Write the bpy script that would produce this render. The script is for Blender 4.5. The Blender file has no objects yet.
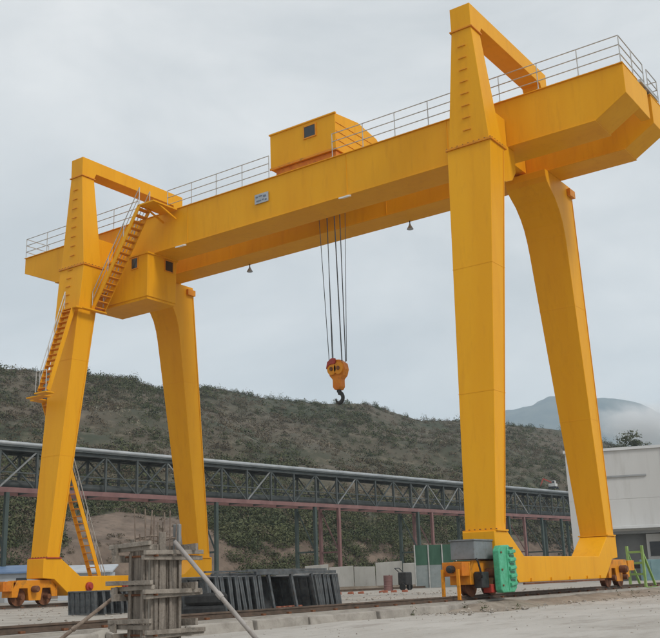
import bpy, math, random
import numpy as np
from mathutils import Matrix, Vector, noise

random.seed(7)
RNG = np.random.default_rng(7)
scene = bpy.context.scene
COL = scene.collection

# ------------------------------------------------------------------ camera
cam_d = bpy.data.cameras.new('camera')
cam = bpy.data.objects.new('camera', cam_d)
COL.objects.link(cam)
right = Vector((0.81296922, 0.58138026, -0.03283339))
upv = Vector((0.17654198, -0.1923502, 0.96531566))
fwd = Vector((-0.55489996, 0.7905684, 0.25901282))
m = Matrix.Identity(4)
for i in range(3):
    m[i][0], m[i][1], m[i][2] = right[i], upv[i], -fwd[i]
m[0][3], m[1][3], m[2][3] = 14.113, -31.192, 0.547
cam.matrix_world = m
cam_d.sensor_fit = 'HORIZONTAL'
cam_d.sensor_width = 36.0
cam_d.lens = 975.853 / 660 * 36.0
cam_d.clip_start, cam_d.clip_end = 0.1, 12000
scene.camera = cam

# ------------------------------------------------------------------ world, sun, exposure
SUN_EL, SUN_AZ = math.radians(44), math.radians(100)      # azimuth clockwise from +Y
world = bpy.data.worlds.new('World')
scene.world = world
world.use_nodes = True
nt = world.node_tree
nt.nodes.clear()
out = nt.nodes.new('ShaderNodeOutputWorld')
bg = nt.nodes.new('ShaderNodeBackground')
sky = nt.nodes.new('ShaderNodeTexSky')
sky.sky_type = 'NISHITA'
sky.sun_disc = False
sky.sun_elevation = SUN_EL
sky.sun_rotation = SUN_AZ
sky.air_density, sky.dust_density = 1.0, 3.0
tc = nt.nodes.new('ShaderNodeTexCoord')
mp = nt.nodes.new('ShaderNodeMapping')
mp.inputs['Scale'].default_value = (1, 1, 2.6)
nz = nt.nodes.new('ShaderNodeTexNoise')
nz.inputs['Scale'].default_value = 2.3
nz.inputs['Detail'].default_value = 9
nz.inputs['Roughness'].default_value = 0.55
nz.inputs['Distortion'].default_value = 0.4
rp = nt.nodes.new('ShaderNodeValToRGB')
rp.color_ramp.elements[0].position, rp.color_ramp.elements[1].position = 0.36, 0.66
rp.color_ramp.elements[0].color = (5.0, 5.22, 5.34, 1)
rp.color_ramp.elements[1].color = (7.1, 7.16, 7.12, 1)
mx = nt.nodes.new('ShaderNodeMix')
mx.data_type = 'RGBA'
mx.inputs['Factor'].default_value = 0.94
L = nt.links.new
L(tc.outputs['Generated'], mp.inputs['Vector']); L(mp.outputs['Vector'], nz.inputs['Vector'])
L(nz.outputs['Fac'], rp.inputs['Fac'])
L(sky.outputs['Color'], mx.inputs['A']); L(rp.outputs['Color'], mx.inputs['B'])
L(mx.outputs['Result'], bg.inputs['Color']); L(bg.outputs['Background'], out.inputs['Surface'])
bg.inputs['Strength'].default_value = 0.1

sd = bpy.data.lights.new('sun', 'SUN')
sd.energy, sd.angle, sd.color = 1.5, math.radians(14), (1.0, 0.96, 0.9)
sun = bpy.data.objects.new('sun', sd)
COL.objects.link(sun)
sun.rotation_euler = (math.pi / 2 - SUN_EL, 0, math.pi - SUN_AZ)
scene.view_settings.view_transform = 'Standard'
scene.view_settings.look = 'None'
scene.view_settings.exposure = 0.35
scene.view_settings.gamma = 1.0
scene.cycles.use_denoising = True
scene.cycles.max_bounces = 6
scene.cycles.volume_bounces = 3
scene.cycles.caustics_reflective = False
scene.cycles.caustics_refractive = False

# ------------------------------------------------------------------ materials
MATS = {}
def mat(name, c1, c2=None, scale=3.0, rough=0.7, metal=0.0, bump=0.0, bscale=30.0, c3=None, stretch=None, lo=0.38, hi=0.62, spec=0.5, c3scale=None, c3amt=0.5):
    """noise-mixed colours c1..c2, patches of c3, fine bump"""
    M = bpy.data.materials.new(name)
    M.use_nodes = True
    t = M.node_tree
    b = t.nodes['Principled BSDF']
    b.inputs['Roughness'].default_value = rough
    b.inputs['Metallic'].default_value = metal
    b.inputs['Specular IOR Level'].default_value = spec
    co = t.nodes.new('ShaderNodeTexCoord')
    src = co.outputs['Object']
    if stretch:
        mm = t.nodes.new('ShaderNodeMapping'); mm.inputs['Scale'].default_value = stretch
        t.links.new(src, mm.inputs['Vector']); src = mm.outputs['Vector']
    n = t.nodes.new('ShaderNodeTexNoise')
    n.inputs['Scale'].default_value = scale; n.inputs['Detail'].default_value = 8; n.inputs['Roughness'].default_value = 0.6
    t.links.new(src, n.inputs['Vector'])
    r = t.nodes.new('ShaderNodeValToRGB')
    r.color_ramp.elements[0].position, r.color_ramp.elements[1].position = lo, hi
    r.color_ramp.elements[0].color = (*c1, 1); r.color_ramp.elements[1].color = (*(c2 or c1), 1)
    t.links.new(n.outputs['Fac'], r.inputs['Fac'])
    colo = r.outputs['Color']
    if c3:
        n3 = t.nodes.new('ShaderNodeTexNoise')
        n3.inputs['Scale'].default_value = c3scale or scale * 2.7; n3.inputs['Detail'].default_value = 10; n3.inputs['Roughness'].default_value = 0.68
        t.links.new(src, n3.inputs['Vector'])
        r3 = t.nodes.new('ShaderNodeValToRGB')
        r3.color_ramp.elements[0].position, r3.color_ramp.elements[1].position = 0.52, 0.68
        r3.color_ramp.elements[0].color = (0, 0, 0, 1); r3.color_ramp.elements[1].color = (c3amt, c3amt, c3amt, 1)
        t.links.new(n3.outputs['Fac'], r3.inputs['Fac'])
        mi = t.nodes.new('ShaderNodeMix'); mi.data_type = 'RGBA'
        t.links.new(r3.outputs['Color'], mi.inputs['Factor']); t.links.new(colo, mi.inputs['A'])
        mi.inputs['B'].default_value = (*c3, 1); colo = mi.outputs['Result']
    t.links.new(colo, b.inputs['Base Color'])
    if bump:
        nb = t.nodes.new('ShaderNodeTexNoise'); nb.inputs['Scale'].default_value = bscale; nb.inputs['Detail'].default_value = 6
        t.links.new(co.outputs['Object'], nb.inputs['Vector'])
        bu = t.nodes.new('ShaderNodeBump'); bu.inputs['Strength'].default_value = bump; bu.inputs['Distance'].default_value = 0.05
        t.links.new(nb.outputs['Fac'], bu.inputs['Height']); t.links.new(bu.outputs['Normal'], b.inputs['Normal'])
    MATS[name] = M
    return M

mat('yellow', (0.77, 0.348, 0.008), (0.81, 0.384, 0.011), scale=0.5, rough=0.5, bump=0.06, bscale=1.3, c3=(0.60, 0.25, 0.010), stretch=(1.6, 1.6, 0.22), c3scale=2.2, c3amt=0.3, spec=0.2)
mat('orange', (0.60, 0.17, 0.012), (0.66, 0.24, 0.016), scale=2, rough=0.5, c3=(0.25, 0.07, 0.02), spec=0.3)
mat('bogie_yellow', (0.68, 0.24, 0.010), (0.72, 0.29, 0.012), scale=1.5, rough=0.5, c3=(0.22, 0.10, 0.03), c3scale=3, c3amt=0.7, spec=0.3)
mat('rust', (0.12, 0.045, 0.02), (0.2, 0.08, 0.035), scale=6, rough=0.85, bump=0.2)
mat('red_paint', (0.42, 0.04, 0.025), (0.3, 0.04, 0.025), scale=4, rough=0.5)
mat('rail_steel', (0.10, 0.075, 0.055), (0.16, 0.11, 0.08), scale=5, rough=0.6, metal=0.4)
mat('galv', (0.42, 0.42, 0.40), (0.52, 0.52, 0.5), scale=4, rough=0.45, metal=0.5)
mat('rope', (0.05, 0.055, 0.06), (0.09, 0.095, 0.1), scale=20, rough=0.6, metal=0.3)
mat('black_steel', (0.012, 0.012, 0.013), (0.03, 0.03, 0.03), scale=8, rough=0.5)
mat('rubber', (0.012, 0.012, 0.012), (0.025, 0.025, 0.025), scale=8, rough=0.85)
mat('dark_form', (0.065, 0.073, 0.078), (0.13, 0.14, 0.146), scale=5, rough=0.55, metal=0.2, c3=(0.11, 0.075, 0.05), c3amt=0.6)
mat('glass', (0.02, 0.024, 0.028), (0.03, 0.034, 0.038), scale=2, rough=0.12)
mat('lamp_white', (0.75, 0.75, 0.72), rough=0.4)
mat('plate_grey', (0.34, 0.38, 0.42), (0.42, 0.46, 0.5), scale=4, rough=0.45)
mat('plate_dark', (0.13, 0.16, 0.21), rough=0.5)
mat('box_grey', (0.17, 0.19, 0.20), (0.21, 0.23, 0.24), scale=3, rough=0.55, c3=(0.12, 0.1, 0.08))
mat('reel_green', (0.06, 0.36, 0.19), (0.10, 0.46, 0.27), scale=5, rough=0.5, c3=(0.02, 0.16, 0.08))
mat('net_green', (0.03, 0.085, 0.055), (0.05, 0.12, 0.08), scale=2, rough=0.8, stretch=(1, 1, 0.3))
mat('concrete', (0.30, 0.275, 0.24), (0.40, 0.37, 0.325), scale=0.7, rough=0.9, bump=0.25, bscale=18, c3=(0.2, 0.175, 0.15), c3scale=1.3)
mat('beam_concrete', (0.26, 0.235, 0.205), (0.36, 0.33, 0.29), scale=1.6, rough=0.92, bump=0.3, bscale=14, c3=(0.15, 0.13, 0.11), c3scale=2.2)
mat('sand', (0.37, 0.345, 0.31), (0.45, 0.425, 0.39), scale=0.35, rough=0.95, bump=0.5, bscale=9, c3=(0.26, 0.232, 0.2), c3scale=1.1, c3amt=0.7, stretch=(1.5, .55, 1))
mat('dirt', (0.21, 0.17, 0.13), (0.31, 0.265, 0.215), scale=0.9, rough=0.97, bump=0.8, bscale=7, c3=(0.14, 0.115, 0.09), c3scale=2.0, c3amt=0.7)
mat('stone', (0.24, 0.21, 0.18), (0.38, 0.34, 0.29), scale=4, rough=0.95)
mat('brick', (0.30, 0.10, 0.06), (0.4, 0.15, 0.09), scale=6, rough=0.9)
mat('timber', (0.165, 0.14, 0.115), (0.265, 0.228, 0.19), scale=3, rough=0.85, bump=0.4, bscale=25, c3=(0.10, 0.08, 0.065), stretch=(9, 9, 0.9), c3scale=2)
mat('timber_h', (0.2, 0.172, 0.142), (0.30, 0.262, 0.22), scale=5, rough=0.85, bump=0.4, bscale=25, c3=(0.12, 0.095, 0.075), c3scale=4)
mat('post_grey', (0.19, 0.195, 0.195), (0.26, 0.26, 0.25), scale=4, rough=0.8, c3=(0.14, 0.13, 0.12))
mat('rebar', (0.14, 0.10, 0.075), (0.24, 0.19, 0.15), scale=15, rough=0.8)
mat('pole_grey', (0.28, 0.255, 0.235), (0.38, 0.35, 0.33), scale=5, rough=0.7, c3=(0.2, 0.16, 0.13))
mat('truss_steel', (0.045, 0.055, 0.055), (0.075, 0.085, 0.082), scale=1, rough=0.6)
mat('truss_pale', (0.17, 0.18, 0.18), (0.24, 0.25, 0.25), scale=1.5, rough=0.6)
mat('truss_red', (0.17, 0.085, 0.08), (0.22, 0.115, 0.105), scale=1.2, rough=0.6)
mat('pipe_silver', (0.27, 0.29, 0.30), (0.38, 0.4, 0.41), scale=0.6, rough=0.5, metal=0.2)
mat('bent_green', (0.04, 0.058, 0.052), (0.055, 0.078, 0.068), scale=1, rough=0.6)
mat('wall_white', (0.52, 0.515, 0.50), (0.57, 0.565, 0.55), scale=0.35, rough=0.85, c3=(0.40, 0.385, 0.36), stretch=(1, 1, 0.16), c3scale=1.1)
mat('trim_white', (0.58, 0.59, 0.59), (0.64, 0.65, 0.65), scale=0.8, rough=0.7)
mat('shutter_grey', (0.27, 0.28, 0.285), (0.32, 0.33, 0.335), scale=1, rough=0.6)
mat('wall_pale', (0.32, 0.315, 0.29), (0.42, 0.41, 0.385), scale=0.5, rough=0.9, c3=(0.22, 0.21, 0.18), stretch=(1, 1, 0.5), bump=0.2)
mat('blue_roof', (0.10, 0.17, 0.30), (0.14, 0.22, 0.36), scale=1, rough=0.5)
mat('barrel_blue', (0.05, 0.085, 0.14), (0.08, 0.12, 0.18), scale=4, rough=0.6)
mat('shed_white', (0.42, 0.45, 0.48), (0.5, 0.53, 0.56), scale=1, rough=0.7)
mat('screen_grey', (0.2, 0.235, 0.235), (0.28, 0.31, 0.31), scale=0.8, rough=0.8, c3=(0.16, 0.17, 0.16))
mat('teal', (0.16, 0.27, 0.29), (0.2, 0.32, 0.34), scale=2, rough=0.5)
mat('navy', (0.03, 0.045, 0.075), (0.045, 0.06, 0.1), scale=2, rough=0.5)
mat('stop_lime', (0.22, 0.36, 0.10), (0.30, 0.44, 0.14), scale=3, rough=0.6)
mat('machine_white', (0.6, 0.6, 0.58), rough=0.5)
mat('trolley_wheel', (0.08, 0.06, 0.05), (0.12, 0.09, 0.07), scale=8, rough=0.5, metal=0.4)
mat('leaf_dark', (0.048, 0.06, 0.022), (0.085, 0.092, 0.036), scale=0.2, rough=0.9, c3=(0.12, 0.10, 0.05), c3scale=0.5)
mat('leaf_brown', (0.06, 0.052, 0.036), (0.10, 0.08, 0.055), scale=0.15, rough=0.95, c3=(0.05, 0.06, 0.03), c3scale=0.4)
mat('leaf_dry', (0.085, 0.066, 0.038), (0.135, 0.102, 0.064), scale=0.04, rough=0.95, c3=(0.065, 0.068, 0.034), c3scale=0.1, c3amt=0.9)
mat('leaf_pale', (0.24, 0.21, 0.145), (0.33, 0.29, 0.21), scale=0.2, rough=0.95)
mat('mountain', (0.02, 0.04, 0.042), (0.085, 0.10, 0.085), scale=0.012, bump=1.0, bscale=0.02, rough=1.0)

def hill_material():
    M = mat('hillside', (0.038, 0.043, 0.022), (0.095, 0.074, 0.05), scale=0.035, rough=1.0, bump=1.0, bscale=0.8, c3=(0.2, 0.165, 0.115), c3scale=0.3, c3amt=0.5)
    return M
hill_material()
mat('earth', (0.105, 0.075, 0.055), (0.19, 0.14, 0.105), scale=0.25, rough=1.0, bump=1.0, bscale=1.6, c3=(0.075, 0.06, 0.042), c3scale=0.9, c3amt=0.8)

# ------------------------------------------------------------------ mesh helpers
class MB:
    """collects shapes in world coordinates"""
    def __init__(s): s.v, s.f = [], []
    def add(s, vs, fs):
        o = len(s.v); s.v += [tuple(v) for v in vs]; s.f += [tuple(i + o for i in f) for f in fs]; return s
    def hexa(s, p):   # p: bottom 4 (ccw from above), top 4
        return s.add(p, [(3, 2, 1, 0), (4, 5, 6, 7), (0, 1, 5, 4), (1, 2, 6, 5), (2, 3, 7, 6), (3, 0, 4, 7)])
    def box(s, x0, x1, y0, y1, z0, z1):
        return s.hexa([(x0, y0, z0), (x1, y0, z0), (x1, y1, z0), (x0, y1, z0), (x0, y0, z1), (x1, y0, z1), (x1, y1, z1), (x0, y1, z1)])
    def prism(s, poly, axis, lo, hi):
        """poly: 2D points in the plane perpendicular to axis (x:(y,z), y:(x,z), z:(x,y))"""
        n = len(poly)
        def P(a, t):
            return {'x': (t, a[0], a[1]), 'y': (a[0], t, a[1]), 'z': (a[0], a[1], t)}[axis]
        vs = [P(a, lo) for a in poly] + [P(a, hi) for a in poly]
        fs = [tuple(range(n)), tuple(range(2 * n - 1, n - 1, -1))] + [(i, i + n, (i + 1) % n + n, (i + 1) % n) for i in range(n)]
        return s.add(vs, fs)
    def loft(s, rings):
        n = len(rings[0]); vs = [p for r in rings for p in r]; fs = [tuple(range(n - 1, -1, -1)), tuple(range((len(rings) - 1) * n, len(rings) * n))]
        for k in range(len(rings) - 1):
            for i in range(n):
                j = (i + 1) % n
                fs.append((k * n + i, k * n + j, (k + 1) * n + j, (k + 1) * n + i))
        return s.add(vs, fs)
    def tube(s, p, q, r, n=8, r2=None):
        p, q = Vector(p), Vector(q); d = (q - p).normalized()
        a = d.orthogonal().normalized(); b = d.cross(a)
        R = [[c + (a * math.cos(2 * math.pi * i / n) + b * math.sin(2 * math.pi * i / n)) * rr for i in range(n)] for c, rr in ((p, r), (q, r2 or r))]
        return s.loft(R)
    def path(s, pts, r, n=8):
        for a, b in zip(pts[:-1], pts[1:]): s.tube(a, b, r, n)
        return s
    def bar(s, p, q, w, h, up=(0, 0, 1)):
        """rectangular bar from p to q, w sideways, h along up"""
        p, q = Vector(p), Vector(q); d = (q - p).normalized(); u = Vector(up)
        sd_ = d.cross(u).normalized(); u2 = sd_.cross(d)
        R = [[c + sd_ * (a * w / 2) + u2 * (b * h / 2) for a, b in ((-1, -1), (1, -1), (1, 1), (-1, 1))] for c in (p, q)]
        return s.loft(R)
    def lathe(s, prof, c, axis='z', n=24):
        """prof: (radius, along) pairs"""
        rings = []
        for r, t in prof:
            ring = []
            for i in range(n):
                a = 2 * math.pi * i / n; u, w = r * math.cos(a), r * math.sin(a)
                ring.append({'z': (c[0] + u, c[1] + w, c[2] + t), 'x': (c[0] + t, c[1] + u, c[2] + w), 'y': (c[0] + u, c[1] + t, c[2] + w)}[axis])
            rings.append(ring)
        return s.loft(rings)
    def ring(s, axis, a0, a1, b0, b1, w, lo, hi):
        """rectangular frame in one piece; axis is its thin direction"""
        def P(a, b, t): return {'x': (t, a, b), 'y': (a, t, b), 'z': (a, b, t)}[axis]
        o = [(a0, b0), (a1, b0), (a1, b1), (a0, b1)]; i = [(a0 + w, b0 + w), (a1 - w, b0 + w), (a1 - w, b1 - w), (a0 + w, b1 - w)]
        vs = [P(*p, t) for t in (lo, hi) for q in (o, i) for p in q]; fs = []
        for k in range(4):
            j = (k + 1) % 4
            fs += [(k, j, 4 + j, 4 + k), (8 + k, 12 + k, 12 + j, 8 + j), (k, 8 + k, 8 + j, j), (4 + k, 4 + j, 12 + j, 12 + k)]
        return s.add(vs, fs)
    def mesh(s, name, M, org=(0, 0, 0), smooth=False):
        me = bpy.data.meshes.new(name)
        o = Vector(org)
        me.from_pydata([tuple(Vector(v) - o) for v in s.v], [], s.f)
        import bmesh
        b = bmesh.new(); b.from_mesh(me); bmesh.ops.recalc_face_normals(b, faces=b.faces); b.to_mesh(me); b.free()
        me.materials.append(MATS[M])
        if smooth:
            me.polygons.foreach_set('use_smooth', [True] * len(me.polygons))
        return me

def link(name, data, parent=None, loc=(0, 0, 0)):
    o = bpy.data.objects.new(name, data); COL.objects.link(o); o.location = loc
    if parent is not None: o.parent = parent
    return o
def org_of(o):
    return o['_o'] if o is not None and '_o' in o else (0, 0, 0)
ORG = {}
def thing(name, label, cat, loc, group=None):
    o = link(name, None, None, loc); ORG[o.name] = tuple(loc); o.empty_display_size = 0.3
    o['label'], o['category'] = label, cat
    if group: o['group'] = group
    return o
def root_org(o):
    while o.parent is not None: o = o.parent
    return ORG.get(o.name, (0, 0, 0))
def part(name, mb, M, parent, bevel=0.0, smooth=False):
    """part in world coordinates under a thing or a part"""
    o = link(name, mb.mesh(name, M, root_org(parent), smooth), parent)
    if bevel:
        bv = o.modifiers.new('bevel', 'BEVEL'); bv.width = bevel; bv.segments = 2; bv.limit_method = 'ANGLE'; bv.angle_limit = math.radians(35)
        bv.harden_normals = False
    return o
def repeat(name, mb, M, parent, offsets, bevel=0.0):
    """the same piece at several world offsets, sharing mesh data"""
    me = mb.mesh(name, M, root_org(parent)); res = []
    for off in offsets:
        o = link(name, me, parent, off); res.append(o)
        if bevel:
            bv = o.modifiers.new('bevel', 'BEVEL'); bv.width = bevel; bv.segments = 1
    return res
def single(name, mb, M, label=None, cat=None, group=None, kind=None, base=(0, 0, 0), bevel=0.0, smooth=False):
    o = link(name, mb.mesh(name, M, base, smooth), None, base); ORG[o.name] = tuple(base)
    if label: o['label'] = label
    if cat: o['category'] = cat
    if group: o['group'] = group
    if kind: o['kind'] = kind
    if bevel:
        bv = o.modifiers.new('bevel', 'BEVEL'); bv.width = bevel; bv.segments = 2; bv.limit_method = 'ANGLE'
    return o
def lerp(a, b, t): return a + (b - a) * t
def table(z, pts):
    """piecewise linear y(z)"""
    for (z0, a), (z1, b) in zip(pts[:-1], pts[1:]):
        if z <= z1: return lerp(a, b, (z - z0) / (z1 - z0))
    return pts[-1][1]

# ------------------------------------------------------------------ ground
GZ = -0.38      # lower sandy ground beside the camera
YZ = -0.15      # yard slab and rail level
def ground_grid():
    b = MB()
    xs = [-6000, -1500, -500, -150] + list(np.linspace(-60, 40, 90)) + [150, 500, 1500, 6000]
    ys = [-4000, -800, -200, -80] + list(np.linspace(-45, 60, 90)) + [150, 500, 1500, 6000]
    vs = []
    for y in ys:
        for x in xs:
            z = GZ
            if -60 <= x <= 40 and -45 <= y <= 60:
                z += 0.05 * noise.noise((x * 0.35, y * 0.35, 0)) + 0.035 * noise.noise((x * 1.1, y * 1.1, 3))
            vs.append((x, y, z))
    n = len(xs)
    fs = [(j * n + i, j * n + i + 1, (j + 1) * n + i + 1, (j + 1) * n + i) for j in range(len(ys) - 1) for i in range(n - 1)]
    return b.add(vs, fs)
single('ground', ground_grid(), 'sand', kind='structure', smooth=True)

# yard slab behind the near rail, cast in bays, edge a little uneven
def yard():
    b = MB(); vs = []; ys = list(np.linspace(-44, 62, 70)); xs = [0.42, -3, -8, -14, -22, -30, -40, -56]
    for y in ys:
        for k, x in enumerate(xs):
            vs.append((x + (0.06 * noise.noise((0, y * 0.9, 0)) if k == 0 else 0), y, YZ + 0.02 * noise.noise((x * .5, y * .5, 8))))
    n = len(xs)
    fs = [(j * n + i, (j + 1) * n + i, (j + 1) * n + i + 1, j * n + i + 1) for j in range(len(ys) - 1) for i in range(n - 1)]
    o = len(vs)
    for y in ys: vs.append((0.47 + 0.08 * noise.noise((0, y * 0.9, 0)), y, GZ - 0.15))
    fs += [(j * n, o + j, o + j + 1, (j + 1) * n) for j in range(len(ys) - 1)]
    return b.add(vs, fs)
single('yard_slab', yard(), 'concrete', kind='structure')

def kerb_blocks():
    """rough concrete edge blocks the near rail stands on"""
    root = single('rail_foundation', MB().box(-0.42, 0.40, -43.6, 26, GZ - 0.1, YZ + 0.015), 'beam_concrete', kind='structure')
    y = -30.0; k = 0
    while y < -6:
        ln = random.uniform(1.6, 3.6)
        x1 = 0.62 + random.uniform(-0.07, 0.08); z1 = YZ - random.uniform(0.01, 0.06)
        b = MB().hexa([(0.44, y, GZ - .1), (x1 + .05, y + .02, GZ - .1), (x1 + random.uniform(0, .08), y + ln - .03, GZ - .1), (0.44, y + ln - .02, GZ - .1),
                       (0.44, y, z1), (x1, y + .02, z1 - .02), (x1, y + ln - .03, z1 - .01), (0.44, y + ln - .02, z1)])
        part('block', b, 'beam_concrete', root, bevel=0.02)
        y += ln + random.choice((0.0, 0.02, 0.05, 0.3)); k += 1
kerb_blocks()
def dirt_bank():
    vs = []; ys = np.linspace(-7.5, 30, 190); xs = np.linspace(.3, 2.3, 12)
    for y in ys:
        e = min(1, (y + 7.5) / 2.0)
        for k, x in enumerate(xs):
            f = 1 - k / 11; z = GZ - .06 + (YZ - GZ + .05) * min(1, f * 1.35) * e * (.8 + .35 * noise.noise((x * .8, y * .6, 2)))
            z += .035 * noise.noise((x * 2.5, y * 2.5, 5)) + .02 * noise.noise((x * 6, y * 6, 9))
            vs.append((x + .15 * noise.noise((0, y * .7, 3)), y, z))
    n = 12
    return MB().add(vs, [(j * n + i, j * n + i + 1, (j + 1) * n + i + 1, (j + 1) * n + i) for j in range(len(ys) - 1) for i in range(n - 1)])
single('dirt_bank', dirt_bank(), 'dirt', kind='structure', smooth=True)

def rail(x, label, y0, y1):
    prof = [(-.075, 0), (.075, 0), (.075, .015), (.012, .03), (.012, .09), (.036, .1), (.036, .135), (-.036, .135), (-.036, .1), (-.012, .09), (-.012, .03), (-.075, .015)]
    t = thing('crane_rail', label, 'rail', (x, (y0 + y1) / 2, YZ + .02), 'crane rails')
    part('rail_head', MB().prism([(x + a, YZ + .02 + c) for a, c in prof], 'y', y0, y1), 'rail_steel', t)
    clip = MB().box(x + .06, x + .13, -.05, .05, YZ + .02, YZ + .06)
    repeat('rail_clip', clip, 'rust', t, [(dx, y, 0) for y in np.arange(-24, 18, 0.9) for dx in (0, -.19)])
rail(0.0, 'near steel crane rail running under the right leg frame', -40, 24)
rail(-21.1, 'far steel crane rail running under the left leg frame', -30, 40)

# ------------------------------------------------------------------ hills
RIDGE = [(-179.74, 92.58, 50.7), (-180.68, 109.01, 52.0), (-180.07, 126.27, 53.6), (-177.46, 137.1, 53.3), (-176.0, 146.17, 53.85), (-174.07, 155.38, 51.9), (-173.37, 176.78, 55.3), (-167.57, 194.84, 53.6), (-158.97, 213.84, 53.6), (-155.45, 228.32, 55.0), (-145.74, 246.02, 50.3), (-141.27, 265.59, 52.3), (-132.56, 286.59, 52.1), (-122.69, 312.59, 51.3), (-114.49, 347.57, 47), (-94.63, 384.83, 40)]
RU = [-60, 0, 60, 100, 130, 160, 215, 270, 330, 365, 420, 460, 510, 565, 620, 700]
RIDGE = [(-150, -30, 38.)] + RIDGE + [(-40, 430, 25.), (40, 460, 8.)]
RU = [-400] + RU + [900, 1100]
BASE = [(-60., -60.), (-73.62, 26.5), (-72.87, 32.82), (-69.63, 43.18), (-66.21, 55.25), (-61.58, 68.28), (-59.26, 88.04), (-56.08, 112.59), (-51.01, 141.97), (-38, 185), (-10., 240.), (50., 300.)]
BU = [-400, -60, 0, 100, 200, 300, 400, 500, 600, 700, 900, 1100]
def ipt(us, pts, u):
    return [float(np.interp(u, us, [p[k] for p in pts])) for k in range(len(pts[0]))]
def hill_point(u, t):
    """u along the hill, t 0 foot .. 1 ridge .. 1.8 behind"""
    bx, by = ipt(BU, BASE, u); rx, ry, rz = ipt(RU, RIDGE, u)
    x, y = lerp(bx, rx, t), lerp(by, ry, t)
    if t <= 1:
        h = min(1, 0.075 * min(1, t / 0.05) + 0.925 * (t ** 1.08)) * (rz - GZ) if t > 0 else -1.5
        amp = 5.5 * math.sin(math.pi * min(1, t)) + 0.5 * t
    else:
        h = (1 - 0.6 * (t - 1) ** 1.3) * (rz - GZ); amp = 1.0
    if t > 0:
        h += amp * (noise.noise((x * .02, y * .02, 1)) + 0.5 * noise.noise((x * .05, y * .05, 4)) + .25 * noise.noise((x * .13, y * .13, 9)))
    return (x, y, GZ + h)
US = np.linspace(-400, 1100, 240); TS = [-0.02, 0, .01, .025, .05] + list(np.linspace(.08, 1.0, 44)) + [1.06, 1.15, 1.3, 1.5, 1.8]
b = MB(); vs = [hill_point(u, t) for t in TS for u in US]; n = len(US)
b.add(vs, [(j * n + i, j * n + i + 1, (j + 1) * n + i + 1, (j + 1) * n + i) for j in range(len(TS) - 1) for i in range(n - 1)])
hill = single('hill', b, 'hillside', kind='structure', smooth=True)
hill.data.materials.append(MATS['earth'])
idx = np.zeros(len(hill.data.polygons), np.int32)
for k, p in enumerate(hill.data.polygons):
    j, i = divmod(k, n - 1); u, t = US[i], TS[j]
    nn = noise.noise((u * .02, t * 9, 2)) * .05
    if (60 < u < 236 - max(0, t - .02) * 330 + nn * 200 and t < .17 + nn) or t < .03: idx[k] = 1
hill.data.polygons.foreach_set('material_index', idx)

FAR = [(-1050., 1000., 120.), (-900., 1130., 170.), (-762.9, 1251.9, 205.8), (-709.1, 1282.9, 221.4), (-667.8, 1304.9, 237.4), (-619.5, 1328.4, 246.6), (-584.8, 1344.1, 253.3), (-560.6, 1354.3, 263.7), (-539.7, 1362.8, 266.6), (-515.9, 1372.1, 257), (-488.2, 1382.2, 259.1), (-448.4, 1395.7, 248), (-410.2, 1407.5, 226.6), (-360.1, 1421.4, 200), (-285, 1438.7, 179), (-150., 1460., 160.), (150., 1480., 140.), (500., 1450., 120.)]
def far_mesh():
    fu = list(range(len(FAR))); us = np.linspace(0, len(FAR) - 1, 150); ts = np.linspace(0, 1.6, 26); vs = []
    for t in ts:
        for u in us:
            x, y, z = ipt(fu, FAR, u)
            px, py = 14 + (x - 14) * (1.5 + .7 * t), -31 + (y + 31) * (1.5 + .7 * t); z = z * 2.2
            h = z * (t ** 0.9 if t <= 1 else 1 - .8 * (t - 1)) if t > 0 else -3
            h += 75 * math.sin(math.pi * min(t, 1)) * (noise.noise((px * .0035, py * .0035, 2)) + .5 * noise.noise((px * .011, py * .011, 5))) + 7 * noise.noise((px * .012, py * .012, 7)) + 4 * noise.noise((px * .04, py * .04, 9))
            vs.append((px, py, GZ + h))
    n = len(us)
    return MB().add(vs, [(j * n + i, j * n + i + 1, (j + 1) * n + i + 1, (j + 1) * n + i) for j in range(len(ts) - 1) for i in range(n - 1)])
single('mountain', far_mesh(), 'mountain', kind='structure', smooth=True)

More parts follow.
